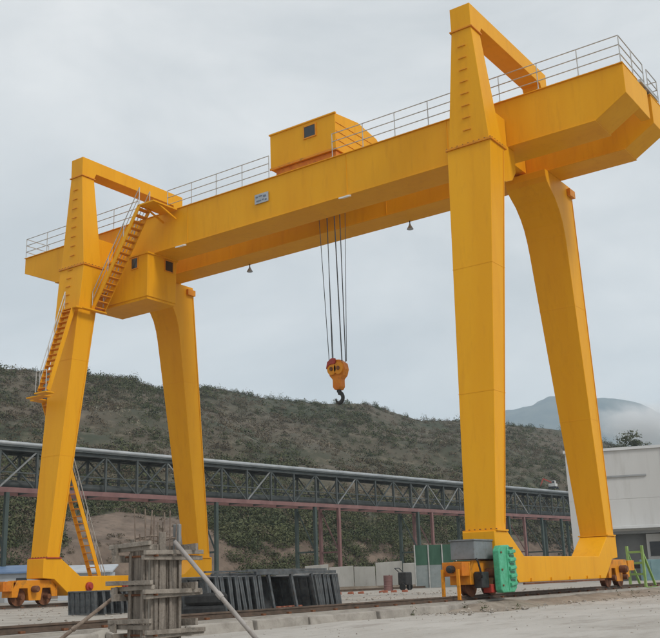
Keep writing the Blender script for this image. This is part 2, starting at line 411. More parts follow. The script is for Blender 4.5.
def leaf_mesh(name, centers, radii, heights, nleaf, size, M, label, cat):
    """many loose leaf clumps: each a cloud of small tilted quads through its volume"""
    N = len(centers); c = np.asarray(centers, float); r = np.asarray(radii, float); h = np.asarray(heights, float)
    d = RNG.normal(size=(N, nleaf, 3)); d /= np.linalg.norm(d, axis=2, keepdims=True)
    rad = RNG.uniform(0.35, 1.0, (N, nleaf, 1)) ** 0.6
    # lumpy outline: a few random lobes per clump
    lob = RNG.normal(size=(N, 3, 3)); lob /= np.linalg.norm(lob, axis=2, keepdims=True)
    bias = np.max(np.einsum('nlk,nmk->nlm', d, lob), axis=2)[..., None]
    p = d * rad * (0.62 + 0.45 * np.clip(bias, 0, 1))
    p[..., 2] = np.abs(p[..., 2] + 0.15)
    p = c[:, None, :] + p * np.stack([r, r, h], 1)[:, None, :]
    s = size * r[:, None, None] * RNG.uniform(.5, 1.3, (N, nleaf, 1))
    a = RNG.normal(size=(N, nleaf, 3)); a /= np.linalg.norm(a, axis=2, keepdims=True)
    bb = np.cross(a, d); bb /= np.linalg.norm(bb, axis=2, keepdims=True) + 1e-9
    v = np.stack([p - a * s, p + bb * s * .6, p + a * s, p - bb * s * .6], 2).reshape(-1, 3)
    F = N * nleaf
    me = bpy.data.meshes.new(name)
    me.vertices.add(len(v)); me.vertices.foreach_set('co', v.astype(np.float32).ravel())
    me.loops.add(F * 4); me.loops.foreach_set('vertex_index', np.arange(F * 4, dtype=np.int32))
    me.polygons.add(F); me.polygons.foreach_set('loop_start', np.arange(0, F * 4, 4, dtype=np.int32))
    me.update(calc_edges=True); me.materials.append(MATS[M])
    o = link(name, me); o['kind'] = 'stuff'; o['label'] = label; o['category'] = cat
    return o
def scatter(n, ulo, uhi, tlo, thi, dens, rlo, rhi, sink=0.15):
    C, R, H = [], [], []
    tries = 0
    while len(C) < n and tries < n * 30:
        tries += 1
        u, t = random.uniform(ulo, uhi), random.uniform(tlo, thi)
        if random.random() > dens(u, t): continue
        x, y, z = hill_point(u, t); r = random.uniform(rlo, rhi) * random.choice((.6, .8, 1, 1.1))
        C.append((x, y, z - sink * r)); R.append(r); H.append(r * random.uniform(.7, 1.25))
    return C, R, H
def f2(u, t, s, k): return noise.noise((u * s, t * s * 260, k))
def earth_zone(u, t): return 62 < u < 232 - max(0, t - .02) * 330 and t < .165
def dn(fn): return lambda u, t: 0.0 if earth_zone(u, t) else fn(u, t)
C, R, H = scatter(7000, -110, 760, .06, 1.0, dn(lambda u, t: np.clip(.6 + 1.1 * f2(u, t, .012, 3) + .6 * f2(u, t, .05, 7), .22, 1)), .5, 1.7)
leaf_mesh('dry_scrub', C, R, H, 75, .12, 'leaf_dry', 'dry brown scrub covering the long hillside', 'scrub')
C, R, H = scatter(5600, -110, 760, .05, 1.0, dn(lambda u, t: np.clip(.42 + 1.7 * f2(u, t, .010, 11), .1, 1)), .5, 2.0)
leaf_mesh('green_scrub', C, R, H, 80, .12, 'leaf_dark', 'dark olive scrub dotted over the long hillside', 'scrub')
C, R, H = scatter(1500, -120, 760, .15, .85, lambda u, t: np.clip(.1 + 1.8 * f2(u, t, .02, 17), 0, 1), .4, 1.1)
leaf_mesh('pale_grass', C, R, H, 36, .13, 'leaf_pale', 'pale straw-coloured dead grass tufts on the hillside', 'grass')
C, R, H = scatter(1050, 205, 480, .0, .2, dn(lambda u, t: 1.0 if t > .004 else 0), .8, 2.0)
leaf_mesh('foothill_bushes', C, R, H, 230, .085, 'leaf_dark', 'thick dark green bushes on the hill foot behind the pipe bridge', 'bushes')
C, R, H = scatter(300, -150, 64, .0, .2, lambda u, t: .8, .8, 1.9)
leaf_mesh('left_foothill_bushes', C, R, H, 200, .09, 'leaf_dark', 'dark bushes on the hill foot at far left behind the left leg', 'bushes')
C, R, H = scatter(560, 460, 720, .0, .25, lambda u, t: .8, .9, 2.2)
leaf_mesh('far_foothill_bushes', C, R, H, 130, .11, 'leaf_brown', 'brown bushes on the hill foot seen between the right legs', 'bushes')
C, R, H = scatter(130, 62, 235, .005, .17, lambda u, t: np.clip(.3 + 1.6 * f2(u, t, .05, 31), 0.03, 1), .2, .7)
leaf_mesh('bank_tufts', C, R, H, 60, .14, 'leaf_dry', 'dry tufts growing on the bare brown earth bank', 'grass')
C, R, H = scatter(420, -120, 720, .985, 1.02, lambda u, t: np.clip(.3 + 1.6 * f2(u, 0, .03, 23), 0.05, 1), .7, 1.7, sink=.05)
H = [h * random.choice((1, 1, 1.2, 1.6)) for h in H]
leaf_mesh('ridge_trees', C, R, H, 110, .11, 'leaf_dark', 'small dark trees standing along the hill ridge', 'trees')

def far_tree(label, x, y, top, r):
    t = thing('tree', label, 'tree', (x, y, GZ), 'dark trees behind the white building')
    part('trunk', MB().tube((x, y, GZ - .3), (x + .3, y, top * .6), .35, 8, .18).tube((x + .3, y, top * .55), (x + r * .5, y + .4, top * .85), .15, 6, .06).tube((x + .3, y, top * .5), (x - r * .5, y - .4, top * .8), .15, 6, .06), 'timber', t)
    n_ = 9; c = [(x + random.gauss(0, r * .45), y + random.gauss(0, r * .45), top - r * random.uniform(.5, 1.9)) for _ in range(n_)]
    o = leaf_mesh('crown', c, [r * random.uniform(.4, .62) for _ in c], [r * random.uniform(.35, .6) for _ in c], 130, .13, 'leaf_dark', '', '')
    del o['kind'], o['label'], o['category']
    o.parent = t; o.location = (-x, -y, -GZ)
far_tree('dark leafy tree showing over the white building beside the crane leg', -54.3, 172.6, 29.0, 3.6)
far_tree('smaller dark tree right of the first over the white building', -51.0, 173.6, 27.6, 2.8)

# ------------------------------------------------------------------ gantry crane
crane = thing('gantry_crane', 'huge yellow double-girder gantry crane on tapered legs spanning the yard', 'gantry crane', (-10.55, 1.7, 0))
S = -21.1
ZT, ZB, ZF = 17.643, 15.823, 15.302
XL, XR = -27.42, 5.1
# ---- girders
def girder(y0, y1):
    poly = [(XL, ZT), (XL, ZT - .82), (XL + 2.6, ZB), (XR - 1.15, ZB), (XR, ZT - 1.12), (XR, ZT)]
    b = MB().prism(poly, 'y', y0 + .03, y1 - .03)
    # flange plates a little proud of the web
    b.box(XL - .02, XR + .02, y0 - .035, y1 + .035, ZT, ZT + .035)
    b.box(XL + 2.55, XR - 1.15, y0 - .02, y1 + .02, ZB - .04, ZB)
    return b
gf = part('front_girder', girder(-.124, 1.42), 'yellow', crane, bevel=.012)
gr = part('rear_girder', girder(2.9, 4.2), 'yellow', crane, bevel=.012)
# vertical weld seams of the web plates
for g, y in ((gf, -.124), (gr, 2.9)):
    repeat('weld_seam', MB().box(-.012, .012, y + .012, y + .034, ZB, ZT), 'yellow', g, [(x, 0, 0) for x in (-15.6, -6.64, -1.9)])
part('end_beam', MB().box(XR - .36, XR - .02, 1.43, 2.6, ZT - 1.1, ZT + .02), 'yellow', crane, bevel=.012)
part('end_beam', MB().box(XL + .02, XL + .36, 1.43, 2.89, ZT - .8, ZT), 'yellow', crane, bevel=.012)
for g, y in ((gf, .65), (gr, 3.55)):
    part('trolley_rail', MB().box(XL + 1, XR - .6, y - .04, y + .04, ZT + .035, ZT + .15), 'rail_steel', g)
# small grey sign plate on the front girder
sp = part('sign_plate', MB().box(-11.5, -10.75, -.16, -.128, 16.62, 17.06), 'plate_grey', gf)
for a, w, zz, h in ((-11.44, .12, 16.93, .07), (-11.27, .2, 16.95, .05), (-11.02, .16, 16.9, .09), (-11.4, .26, 16.74, .06), (-11.08, .1, 16.76, .05), (-10.93, .1, 16.73, .07)):
    part('lettering_mark', MB().box(a, a + w, -.168, -.161, zz - h / 2, zz + h / 2), 'plate_dark', sp)
# floodlights on the lower edge of the front girder
for x in (-6.64, -15.86):
    l = part('floodlight', MB().hexa([(x - .26, -.36, 15.62), (x + .26, -.36, 15.62), (x + .2, -.1, 15.7), (x - .2, -.1, 15.7), (x - .26, -.36, 15.68), (x + .26, -.36, 15.68), (x + .2, -.1, 15.78), (x - .2, -.1, 15.78)]), 'lamp_white', gf)
# cone lamps hung below the rear girder
for x in (-15.39, -6.18):
    l = part('hanging_lamp', MB().lathe([(.04, .0), (.05, -.04), (.14, -.2), (.15, -.23), (.0, -.23)], (x, 4.1, 15.62), n=14), 'plate_grey', gr, smooth=True)
    part('lamp_stem', MB().tube((x, 4.1, 15.6), (x, 4.1, ZB - .04), .025), 'black_steel', gr)

# ---- railings
def railing(path, holes=()):
    """posts and three rails along a polyline at girder-top level"""
    first = None
    for (x0, y0), (x1, y1) in zip(path[:-1], path[1:]):
        ln = math.hypot(x1 - x0, y1 - y0); nb = max(1, round(ln / 1.55))
        rails = []
        for h in (1.1, .74, .38):
            mbx = MB().tube((x0, y0, ZT + h), (x1, y1, ZT + h), .02, 8)
            if first is None: first = part('railing', mbx, 'galv', crane)
            else: part('rail', mbx, 'galv', first)
        pm = MB().tube((0, 0, ZT + .03), (0, 0, ZT + 1.1), .02, 8).box(-.06, .06, -.05, .05, ZT + .035, ZT + .05)
        repeat('post', pm, 'galv', first, [(lerp(x0, x1, k / nb), lerp(y0, y1, k / nb), 0) for k in range(nb + (1 if (x1, y1) == path[-1] else 0))])
railing([(-16.9, -.1), (-10.72, -.1)])
railing([(-7.3, -.1), (XR - .05, -.1), (XR - .05, 2.5)])
railing([(XL + .05, 1.35), (XL + .05, -.1), (-18.9, -.1)])
railing([(XR - .05, 2.95), (XR - .05, 4.17), (XL + .05, 4.17)])
# small platform bar between the girder tips
part('tip_bar', MB().box(XR - .3, XR + .02, 1.9, 3.9, ZT + .12, ZT + .24), 'galv', crane, bevel=.01)

# ---- leg frames
Z0 = 1.86
def hw(z): return lerp(.531, .856, (z - Z0) / (ZF - Z0))
FO = [(Z0, -3.38), (ZF, -2.18), (16, -2.12)]
FI = [(Z0, -2.70), (ZF, -1.06), (16, -1.0)]
RO = [(Z0, 6.85), (15.82, 5.2)]
RI = [(Z0, 6.1), (13.0, 4.28), (13.5, 4.17), (14.0, 4.0), (14.4, 3.76), (14.8, 3.4), (15.1, 2.95), (15.3, 2.7), (15.5, 2.62), (15.78, 2.6)]
def leg_loft(x, O, I, zs, sgn):
    R_ = []
    for z in zs:
        w = hw(min(z, ZF)); o, i = table(z, O), table(z, I)
        y0, y1 = (o, i) if sgn > 0 else (i, o)
        R_.append([(x - w, y0, z), (x + w, y0, z), (x + w, y1, z), (x - w, y1, z)])
    return MB().loft(R_)
SILL_F = [(-3.55, 1.05), (-2.95, 1.0), (-2.05, .3), (5.5, .3), (6.4, 1.0), (7.0, 1.05), (7.0, Z0), (6.08, Z0), (5.0, 1.1), (-1.53, 1.1), (-2.62, Z0), (-3.55, Z0)]
def bogie(yc, x, sg):
    """two-wheel travelling bogie; sg points away from the crane's middle"""
    y0, y1 = yc - 1.1, yc + 1.1
    b = MB()
    # side plates with wheel openings: a top beam, end cheeks and a middle block
    for xs in (-.30, .30):
        xx0, xx1 = x + xs - .03, x + xs + .03
        b.prism([(y0, .62), (y0 + .2, .98), (y1 - .2, .98), (y1, .62), (y1, .3), (y1 - .22, .3), (y1 - .3, .66), (yc + .38, .66), (yc + .3, .16), (yc - .3, .16), (yc - .38, .66), (y0 + .3, .66), (y0 + .22, .3), (y0, .3)], 'x', xx0, xx1)
    b.box(x - .27, x + .27, y0 + .22, y1 - .22, .9, .985).box(x - .27, x + .27, yc - .28, yc + .28, .2, .9)
    b.box(x - .34, x + .34, y0 - .06, y0 - .002, .3, .95).box(x - .34, x + .34, y1 + .002, y1 + .06, .3, .95)
    bo = part('bogie', b, 'bogie_yellow', crane, bevel=.012)
    for yy in (yc - .68, yc + .68):
        w = part('wheel', MB().lathe([(.0, -.11), (.36, -.11), (.36, -.07), (.31, -.06), (.31, .06), (.36, .07), (.36, .11), (.0, .11)], (x, yy, .31), 'x', 24), 'rust', bo)
        part('hub', MB().lathe([(.0, 0), (.1, 0), (.1, .3), (.0, .3)], (x + .12, yy, .31), 'x', 12), 'rust', bo)
    part('end_beam', MB().box(x - .33, x + .33, (y1 + .062 if sg > 0 else y0 - .5), (y1 + .75 if sg > 0 else y0 - .062), .55, .95), 'bogie_yellow' if sg > 0 else 'orange', bo, bevel=.015)
    # drive motor and buffer
    part('drive_motor', MB().lathe([(0, 0), (.13, 0), (.14, .03), (.14, .26), (.1, .32), (0, .32)], (x + .34, yc + .1 * sg, .62), 'x', 16), 'rust', bo)
    part('buffer', MB().lathe([(0, 0), (.11, 0), (.11, .18), (.05, .2), (0, .2)] if sg > 0 else [(0, -.2), (.05, -.2), (.11, -.18), (.11, 0), (0, 0)], (x, (y1 + .752 if sg > 0 else y0 - .502), .75), 'y', 12), 'black_steel', bo)
    return bo
for fi, x in enumerate((0.0, S)):
    zs = [Z0] + list(np.linspace(4, 13.0, 6)) + [13.5, 13.8, 14.1, 14.4, 14.7, 14.95, 15.15, 15.29]
    fl = part('front_leg', leg_loft(x, FO, FI, zs, 1), 'yellow', crane, bevel=.015)
    zs = [Z0] + list(np.linspace(4, 13.0, 6)) + [13.25, 13.5, 13.75, 14.0, 14.2, 14.4, 14.6, 14.8, 14.95, 15.1, 15.2, 15.3, 15.5, 15.78]
    rl = part('rear_leg', leg_loft(x, RO, RI, zs, -1), 'yellow', crane, bevel=.015)
    part('flange', MB().box(x - .9, x + .9, 2.55, 5.28, 15.782, 15.818 - .038), 'yellow', rl) if False else None
    # bolted flange plates
    part('flange', MB().box(x - .91, x + .91, -2.24, -.96, ZF - .02, ZF + .05), 'bogie_yellow', fl)
    part('bracket', MB().box(x - .55, x + .55, -1.3, -.126, ZF + .052, 16.9), 'yellow', fl, bevel=.012)
    part('gusset', MB().prism([(-1.2, 14.2), (-.6, 14.25), (.0, 14.5), (.35, 14.9), (.4, 15.78), (-.94, 15.78), (-.95, 15.28), (-1.2, 15.28)], 'x', x - .6, x + .6), 'yellow', fl, bevel=.012)
    part('bracket', MB().box(x + .87, x + 1.0, 4.7, 5.25, 15.3, 15.6), 'bogie_yellow', rl)
    part('flange', MB().box(x - .6, x + .6, -3.43, -2.64, Z0 + .001, Z0 + .05), 'red_paint' if fi else 'yellow', fl)
    part('flange', MB().box(x - .6, x + .6, 6.03, 6.92, Z0 + .001, Z0 + .05), 'yellow', rl)
    # plate weld beads round the legs, flange bolts and a conduit up each leg
    for zz in (6.3, 10.7):
        for lg, y0_, y1_ in ((fl, table(zz, FO), table(zz, FI)), (rl, table(zz, RI), table(zz, RO))):
            w_ = hw(zz)
            part('weld_bead', MB().ring('z', x - w_ - .006, x + w_ + .006, y0_ - .006, y1_ + .006, .02, zz - .012, zz + .012), 'yellow', lg)
    bolt = MB().lathe([(0, 0), (.028, 0), (.028, .03), (0, .03)], (x, 0, 0), 'z', 6)
    repeat('bolt', bolt, 'rust', fl, [(dx, -2.205, ZF + .05) for dx in np.linspace(-.86, .86, 9)] + [(.885, yy, ZF + .05) for yy in np.linspace(-2.1, -1.1, 6)])
    repeat('bolt', bolt, 'rust', fl, [(dx, -3.405, Z0 + .05) for dx in np.linspace(-.56, .56, 7)])
    part('conduit', MB().tube((x + hw(2.1) + .02, table(2.1, FI) - .08, 2.1), (x + hw(15.2) + .02, table(15.2, FI) - .1, 15.2), .014, 6), 'yellow', fl)
    part('conduit', MB().tube((x + hw(2.1) + .02, table(2.1, RO) - .08, 2.1), (x + hw(15.2) + .02, table(15.2, RO) - .1, 15.2), .014, 6), 'yellow', rl)
    # upper leg, cap, tie beam, rear post
    rings = []
    for z, w, y0, y1 in ((ZF + .052, .80, -2.16, -1.08), (19.93, .40, -2.09, -1.35)):
        rings.append([(x - w, y0, z), (x + w, y0, z), (x + w, y1, z), (x - w, y1, z)])
    ul = part('upper_leg', MB().loft(rings), 'yellow', crane, bevel=.012)
    part('flange', MB().box(x - .46, x + .46, -2.14, -1.3, 19.93, 19.975), 'bogie_yellow', ul)
    rung = MB().box(x - .16, x + .16, -.03, .0, -.014, .014)
    repeat('rung', rung, 'bogie_yellow', ul, [(-.02, lerp(-2.16, -2.09, (z - 15.35) / 4.58) - .012, z) for z in np.arange(15.9, 19.7, .48)])
    if fi:   # the ladder goes on down the far leg head
        repeat('rung', rung, 'bogie_yellow', fl, [(-.1, table(z, FO) - .012, z) for z in np.arange(13.5, 15.2, .42)])
    tb = part('tie_beam', MB().prism([(-2.09, 19.977), (-1.35, 19.977), (-1.22, 20.26), (4.15, 20.26), (4.2, 20.1), (4.83, 20.1), (4.83, 20.92), (-2.09, 20.92)], 'x', x - .408, x + .408), 'yellow', crane, bevel=.012)
    part('rear_post', MB().box(x - .38, x + .38, 4.26, 4.81, 15.79, 20.098), 'yellow', crane, bevel=.012)
    part('cross_beam', MB().box(x - .75, x - .05, 1.43, 2.89, ZB + .1, ZT - .3), 'yellow', crane)
    # sill with raised ends
    sl = part('sill_beam', MB().prism(SILL_F, 'x', x - .55, x + .55), 'yellow', crane, bevel=.02)
    repeat('stiffener', MB().box(x + .551, x + .60, -.02, .02, .32, .42), 'yellow', sl, [(0, y, 0) for y in (-1.2, .4, 2.0, 3.6, 4.9)])
    bogie(-3.75, x, -1); bogie(7.6, x, 1)
    part('cable_tray', MB().box(x + .552, x + .62, -1.8, 5.2, .23, .29), 'rust', sl)
# grey electric box standing on the near bogie and the yellow buffer posts beside it
eb = part('electric_box', MB().box(-.35, .45, -4.75, -3.5, 1.02, 1.56), 'box_grey', crane, bevel=.02)
part('box_lid', MB().box(-.38, .48, -4.79, -3.46, 1.561, 1.60), 'box_grey', eb)
for y in (-5.45,):
    part('guard_post', MB().box(.2, .28, y - .05, y + .03, -.1, .75), 'bogie_yellow', crane)
    part('guard_post', MB().box(-.3, -.22, y - .05, y + .03, -.1, .75), 'bogie_yellow', crane)
part('gearbox', MB().box(.36, .62, -4.72, -4.25, .2, .66), 'black_steel', crane, bevel=.03)
part('brake_box', MB().box(.36, .66, -4.2, -3.7, .05, .3), 'red_paint', crane, bevel=.03)
part('hose', MB().path([(.4, -4.6, 1.05), (.62, -4.9, .95), (.66, -4.8, .55), (.5, -4.5, .4)], .03), 'rubber', crane)
# red clamps on the far sill
for y in (-1.05, 1.1):
    part('rail_clamp', MB().lathe([(0, 0), (.19, 0), (.19, .1), (.12, .12), (.1, .2), (0, .2)], (S + .552, y, .66), 'x', 16), 'red_paint', crane)

# green ribbed gear cover at the near front corner
def gear_cover():
    x0, x1 = .70, .92
    out = [(-4.08, .12), (-3.98, .04), (-3.2, .04), (-3.02, .16), (-2.96, .5), (-3.0, 1.0), (-3.14, 1.3), (-3.42, 1.42), (-3.95, 1.4), (-4.1, 1.25)]
    t = part('gear_cover', MB().prism(out, 'x', x0, x1), 'reel_green', crane, bevel=.03)
    part('hanger', MB().box(.56, .70, -3.7, -3.4, .9, 1.25), 'reel_green', t)
    for k in range(5):
        z = .2 + k * .235
        part('rib', MB().hexa([(x1, -3.5, z), (x1 + .07, -3.5, z + .02), (x1 + .07, -3.08, z + .06), (x1, -3.06, z + .04), (x1, -3.5, z + .12), (x1 + .07, -3.5, z + .1), (x1 + .07, -3.1, z + .14), (x1, -3.08, z + .16)]), 'reel_green', t, bevel=.01)
        part('slot', MB().box(x1 + .001, x1 + .012, -3.42, -3.14, z + .165, z + .215), 'net_green', t)
    part('seam', MB().box(x1 + .001, x1 + .02, -3.6, -3.57, .1, 1.36), 'reel_green', t)
    repeat('bolt', MB().lathe([(0, 0), (.03, 0), (.03, .03), (0, .03)], (x1, 0, 0), 'x', 8), 'rust', t, [(0, -3.98, z) for z in (.25, .7, 1.2)])
gear_cover()

# ---- cab hung inside the far leg frame
cab = part('cab', MB().box(S - .35, -17.75, -.5, 1.4, 13.62, 15.78), 'yellow', crane, bevel=.03)
part('roof_lip', MB().box(S - .35, -17.69, -.56, 1.46, 15.7, 15.781), 'yellow', cab)
w1 = part('window', MB().box(-18.8, -18.42, -.53, -.501, 15.12, 15.62), 'glass', cab)
part('window_frame', MB().ring('y', -18.84, -18.38, 15.08, 15.66, .045, -.54, -.5015), 'bogie_yellow', cab)
w2 = part('window', MB().box(-17.749, -17.72, .62, 1.12, 15.12, 15.62), 'glass', cab)
part('window_frame', MB().ring('x', .58, 1.16, 15.08, 15.66, .045, -17.7485, -17.71), 'bogie_yellow', cab)
part('floor_frame', MB().box(S - .3, -17.8, -.45, 1.35, 13.5, 13.618), 'yellow', cab)

# ---- stairs on the far leg
def flight(p0, p1, side, width, ntread, rails=(1, 1), rh=.95):
    """stair from p0 up to p1 (stringer centre line), side = unit vector across"""
    p0, p1, side = Vector(p0), Vector(p1), Vector(side)
    d = p1 - p0; run = Vector((d.x, d.y, 0)); rn = run.normalized()
    st = part('staircase', MB().bar(p0 + side * (width / 2), p1 + side * (width / 2), .04, .2), 'yellow', crane)
    part('stringer', MB().bar(p0 - side * (width / 2), p1 - side * (width / 2), .04, .2), 'yellow', st)
    a, c = rn * .13, side * (width / 2 - .025)
    tm = MB().hexa([tuple(v) for v in (-a - c + Vector((0, 0, -.02)), a - c + Vector((0, 0, -.02)), a + c + Vector((0, 0, -.02)), -a + c + Vector((0, 0, -.02)), -a - c + Vector((0, 0, .02)), a - c + Vector((0, 0, .02)), a + c + Vector((0, 0, .02)), -a + c + Vector((0, 0, .02)))])
    repeat('tread', tm, 'bogie_yellow', st, [tuple(p0 + d * ((k + .5) / ntread)) for k in range(ntread)])
    for sgn, on in zip((1, -1), rails):
        if not on: continue
        o = side * (sgn * width / 2); upz = Vector((0, 0, rh))
        part('handrail', MB().tube(p0 + o + upz, p1 + o + upz, .022).tube(p0 + o + upz * .55, p1 + o + upz * .55, .016), 'galv', st)
        nb = max(2, round(d.length / 1.6))
        repeat('post', MB().tube((0, 0, 0), (0, 0, rh), .02), 'galv', st, [tuple(p0 + o + d * (k / nb)) for k in range(nb + 1)])
flight((-22.3, 1.14, .35), (-22.3, -2.3, 8.98), (1, 0, 0), .62, 26, (1, 0))
flight((-20.62, -3.88, 9.05), (-20.62, -2.66, 13.05), (1, 0, 0), .62, 15, (0, 1), .9)
flight((-20.15, -1.35, 13.12), (-17.15, -1.35, 17.58), (0, 1, 0), .66, 17, (1, 1), .9)
ld = part('landing', MB().box(-21.05, -20.25, -4.05, -3.6, 8.94, 9.0), 'yellow', crane)
part('landing_plate', MB().box(-22.55, -21.92, -3.1, -2.2, 8.94, 9.0), 'yellow', ld)
part('landing_plate', MB().box(-22.2, -21.06, -3.6, -3.11, 8.95, 9.0), 'yellow', ld)
for x, y in ((-20.3, -4.02), (-21.0, -4.02)):
    part('post', MB().tube((x, y, 9.0), (x, y, 9.95), .02), 'galv', ld)
part('handrail', MB().path([(-20.3, -4.02, 9.95), (-21.0, -4.02, 9.95)], .02), 'galv', ld)
l2 = part('landing', MB().box(-21.3, -20.0, -2.75, -2.42, 13.04, 13.1).box(-20.15, -19.9, -2.42, -1.0, 13.04, 13.1), 'yellow', crane)
l3 = part('landing', MB().box(-17.2, -16.2, -1.7, -.17, 17.56, 17.63), 'yellow', crane)
for sx in (-16.3, -17.1):
    part('support', MB().bar((sx, -1.3, 17.55), (sx, -.15, 17.15), .07, .07), 'yellow', l3)

# ------------------------------------------------------------------ hoist trolley and hook
tr = thing('hoist_trolley', 'yellow trolley house riding on top of the crane girders', 'trolley', (-9.15, 2.5, ZT + .15))
for bb_ in ((-10.7, -7.45, .4, 1.0, ZT + .25, 18.22), (-10.7, -7.45, 3.2, 3.9, ZT + .25, 18.22), (-10.6, -10.2, 1.0, 3.2, ZT + .35, 18.2), (-8.0, -7.6, 1.0, 3.2, ZT + .35, 18.2)):
    part('frame_beam', MB().box(*bb_), 'orange', tr, bevel=.012)
for x in (-10.3, -7.85):
    for y in (.65, 3.55):
        part('wheel', MB().lathe([(0, -.07), (.26, -.07), (.26, -.045), (.21, -.04), (.21, .04), (.26, .045), (.26, .07), (0, .07)], (x, y, ZT + .36), 'y', 20), 'trolley_wheel', tr)
hs = part('house', MB().prism([(.3, 18.24), (4.1, 18.24), (4.1, 19.5), (3.6, 19.9), (2.1, 20.14), (.3, 19.92)], 'x', -10.94, -7.38), 'yellow', tr, bevel=.02)
part('roof_edge', MB().box(-10.98, -7.34, .25, .34, 19.9, 19.96), 'yellow', hs)
part('base_edge', MB().box(-10.96, -7.36, .27, .299, 18.22, 18.32), 'bogie_yellow', hs)
wn = part('window', MB().box(-9.02, -8.42, .272, .299, 19.2, 19.72), 'glass', hs)
part('window_frame', MB().ring('y', -9.07, -8.37, 19.15, 19.77, .055, .255, .298), 'bogie_yellow', wn)
repeat('panel_joint', MB().box(-7.378, -7.36, .32, 4.05, -.008, .008), 'bogie_yellow', hs, [(0, 0, z) for z in (18.7, 19.1, 19.5)])
part('drum', MB().lathe([(0, -1.3), (.32, -1.3), (.32, 1.3), (0, 1.3)], (-9.1, 2.6, 18.05), 'x', 20), 'black_steel', tr)
hk = (-9.12, 2.4)
for i, (xt, xb, yt, yb, r) in enumerate(((-9.82, -9.52, 2.2, 2.32, .016), (-9.62, -9.42, 2.6, 2.48, .016), (-9.3, -9.36, 2.2, 2.32, .018), (-8.98, -8.86, 2.25, 2.32, .026), (-8.86, -8.78, 2.55, 2.48, .022), (-8.4, -8.68, 2.4, 2.4, .014))):
    part('rope', MB().tube((xt, yt, 18.1), (xb, yb, 9.55), r, 6), 'rope', tr)

hb = thing('hook_block', 'orange hook block with black hook hanging from the crane ropes', 'hook block', (hk[0], hk[1], 7.85))
x, y = hk
body = part('block_body', MB().prism([(x - .50, 9.35), (x - .42, 9.62), (x - .2, 9.74), (x + .2, 9.7), (x + .46, 9.52), (x + .52, 9.25), (x + .42, 8.98), (x + .24, 8.84), (x + .24, 8.5), (x + .14, 8.38), (x - .14, 8.38), (x - .24, 8.5), (x - .24, 8.84), (x - .42, 9.02)], 'y', y - .22, y + .22), 'orange', hb, bevel=.04)
for xx in (x - .2, x + .22):
    sh = part('sheave', MB().lathe([(0, -.05), (.27, -.05), (.23, -.015), (.23, .015), (.27, .05), (0, .05)], (xx, y - .28, 9.3), 'y', 24), 'bogie_yellow', hb)
    part('axle_cap', MB().lathe([(0, 0), (.09, 0), (.09, -.06), (0, -.06)][::-1], (xx, y - .33, 9.3), 'y', 12), 'rust', sh)
part('cover', MB().prism([(x - .53, 9.32), (x - .44, 9.64), (x - .2, 9.78), (x + .05, 9.76), (x + .02, 9.5), (x - .3, 9.5)], 'y', y - .37, y - .24), 'red_paint', hb, bevel=.03)
hb.scale = (.84, .84, .97)
# hook: shank and tapering curl
pts = [(0, 8.4, .085), (0, 8.28, .085)]
for k in range(0, 15):
    a = math.radians(90 - k * 19)
    pts.append((.0 + .22 * math.cos(a) + .0, 8.03 + .22 * math.sin(a), lerp(.10, .105, k / 7) if k < 8 else lerp(.105, .03, (k - 8) / 6)))
rings = []
for k, (px, pz, r) in enumerate(pts):
    a = pts[max(0, k - 1)]; c = pts[min(len(pts) - 1, k + 1)]
    d = Vector((c[0] - a[0], 0, c[1] - a[1])).normalized(); nrm = Vector((-d.z, 0, d.x))
    rings.append([Vector((x + px, y, pz)) + nrm * (r * math.cos(t)) + Vector((0, 1, 0)) * (r * .8 * math.sin(t)) for t in np.linspace(0, 2 * math.pi, 10, endpoint=False)])
part('hook', MB().loft(rings), 'black_steel', hb, smooth=True)
part('nut', MB().lathe([(0, -.05), (.13, -.05), (.13, .06), (0, .06)], (x, y, 8.33), 'z', 6), 'black_steel', hb)

# ------------------------------------------------------------------ pipe bridge behind the yard
A, B_ = Vector((-44.8, 11.6, 0)), Vector((-35.85, 95.3, 0))
dv = (B_ - A).normalized(); nv = Vector((dv.y, -dv.x, 0))        # nv towards the camera side
T0, T1, Z_LO, Z_HI = -30.0, 88.0, 7.5, 10.75
pb = thing('pipe_bridge', 'long dark steel truss bridge carrying a silver pipe in front of the hill', 'pipe bridge', tuple(A + dv * 30 + Vector((0, 0, GZ))))
def bp(t, s, z): return A + dv * t + nv * s + Vector((0, 0, z))
for s in (0, -2.4):
    part('top_chord', MB().bar(bp(T0, s, Z_HI - .35), bp(T1, s, Z_HI - .35), .22, .24), 'truss_steel', pb)
    part('bottom_chord', MB().bar(bp(T0, s, Z_LO), bp(T1, s, Z_LO), .28, .34), 'truss_red', pb)
    part('middle_rail', MB().bar(bp(T0, s, Z_LO + 1.25), bp(T1, s, Z_LO + 1.25), .06, .08), 'truss_steel', pb)
bay = 3.0; nb = int((T1 - T0) / bay)
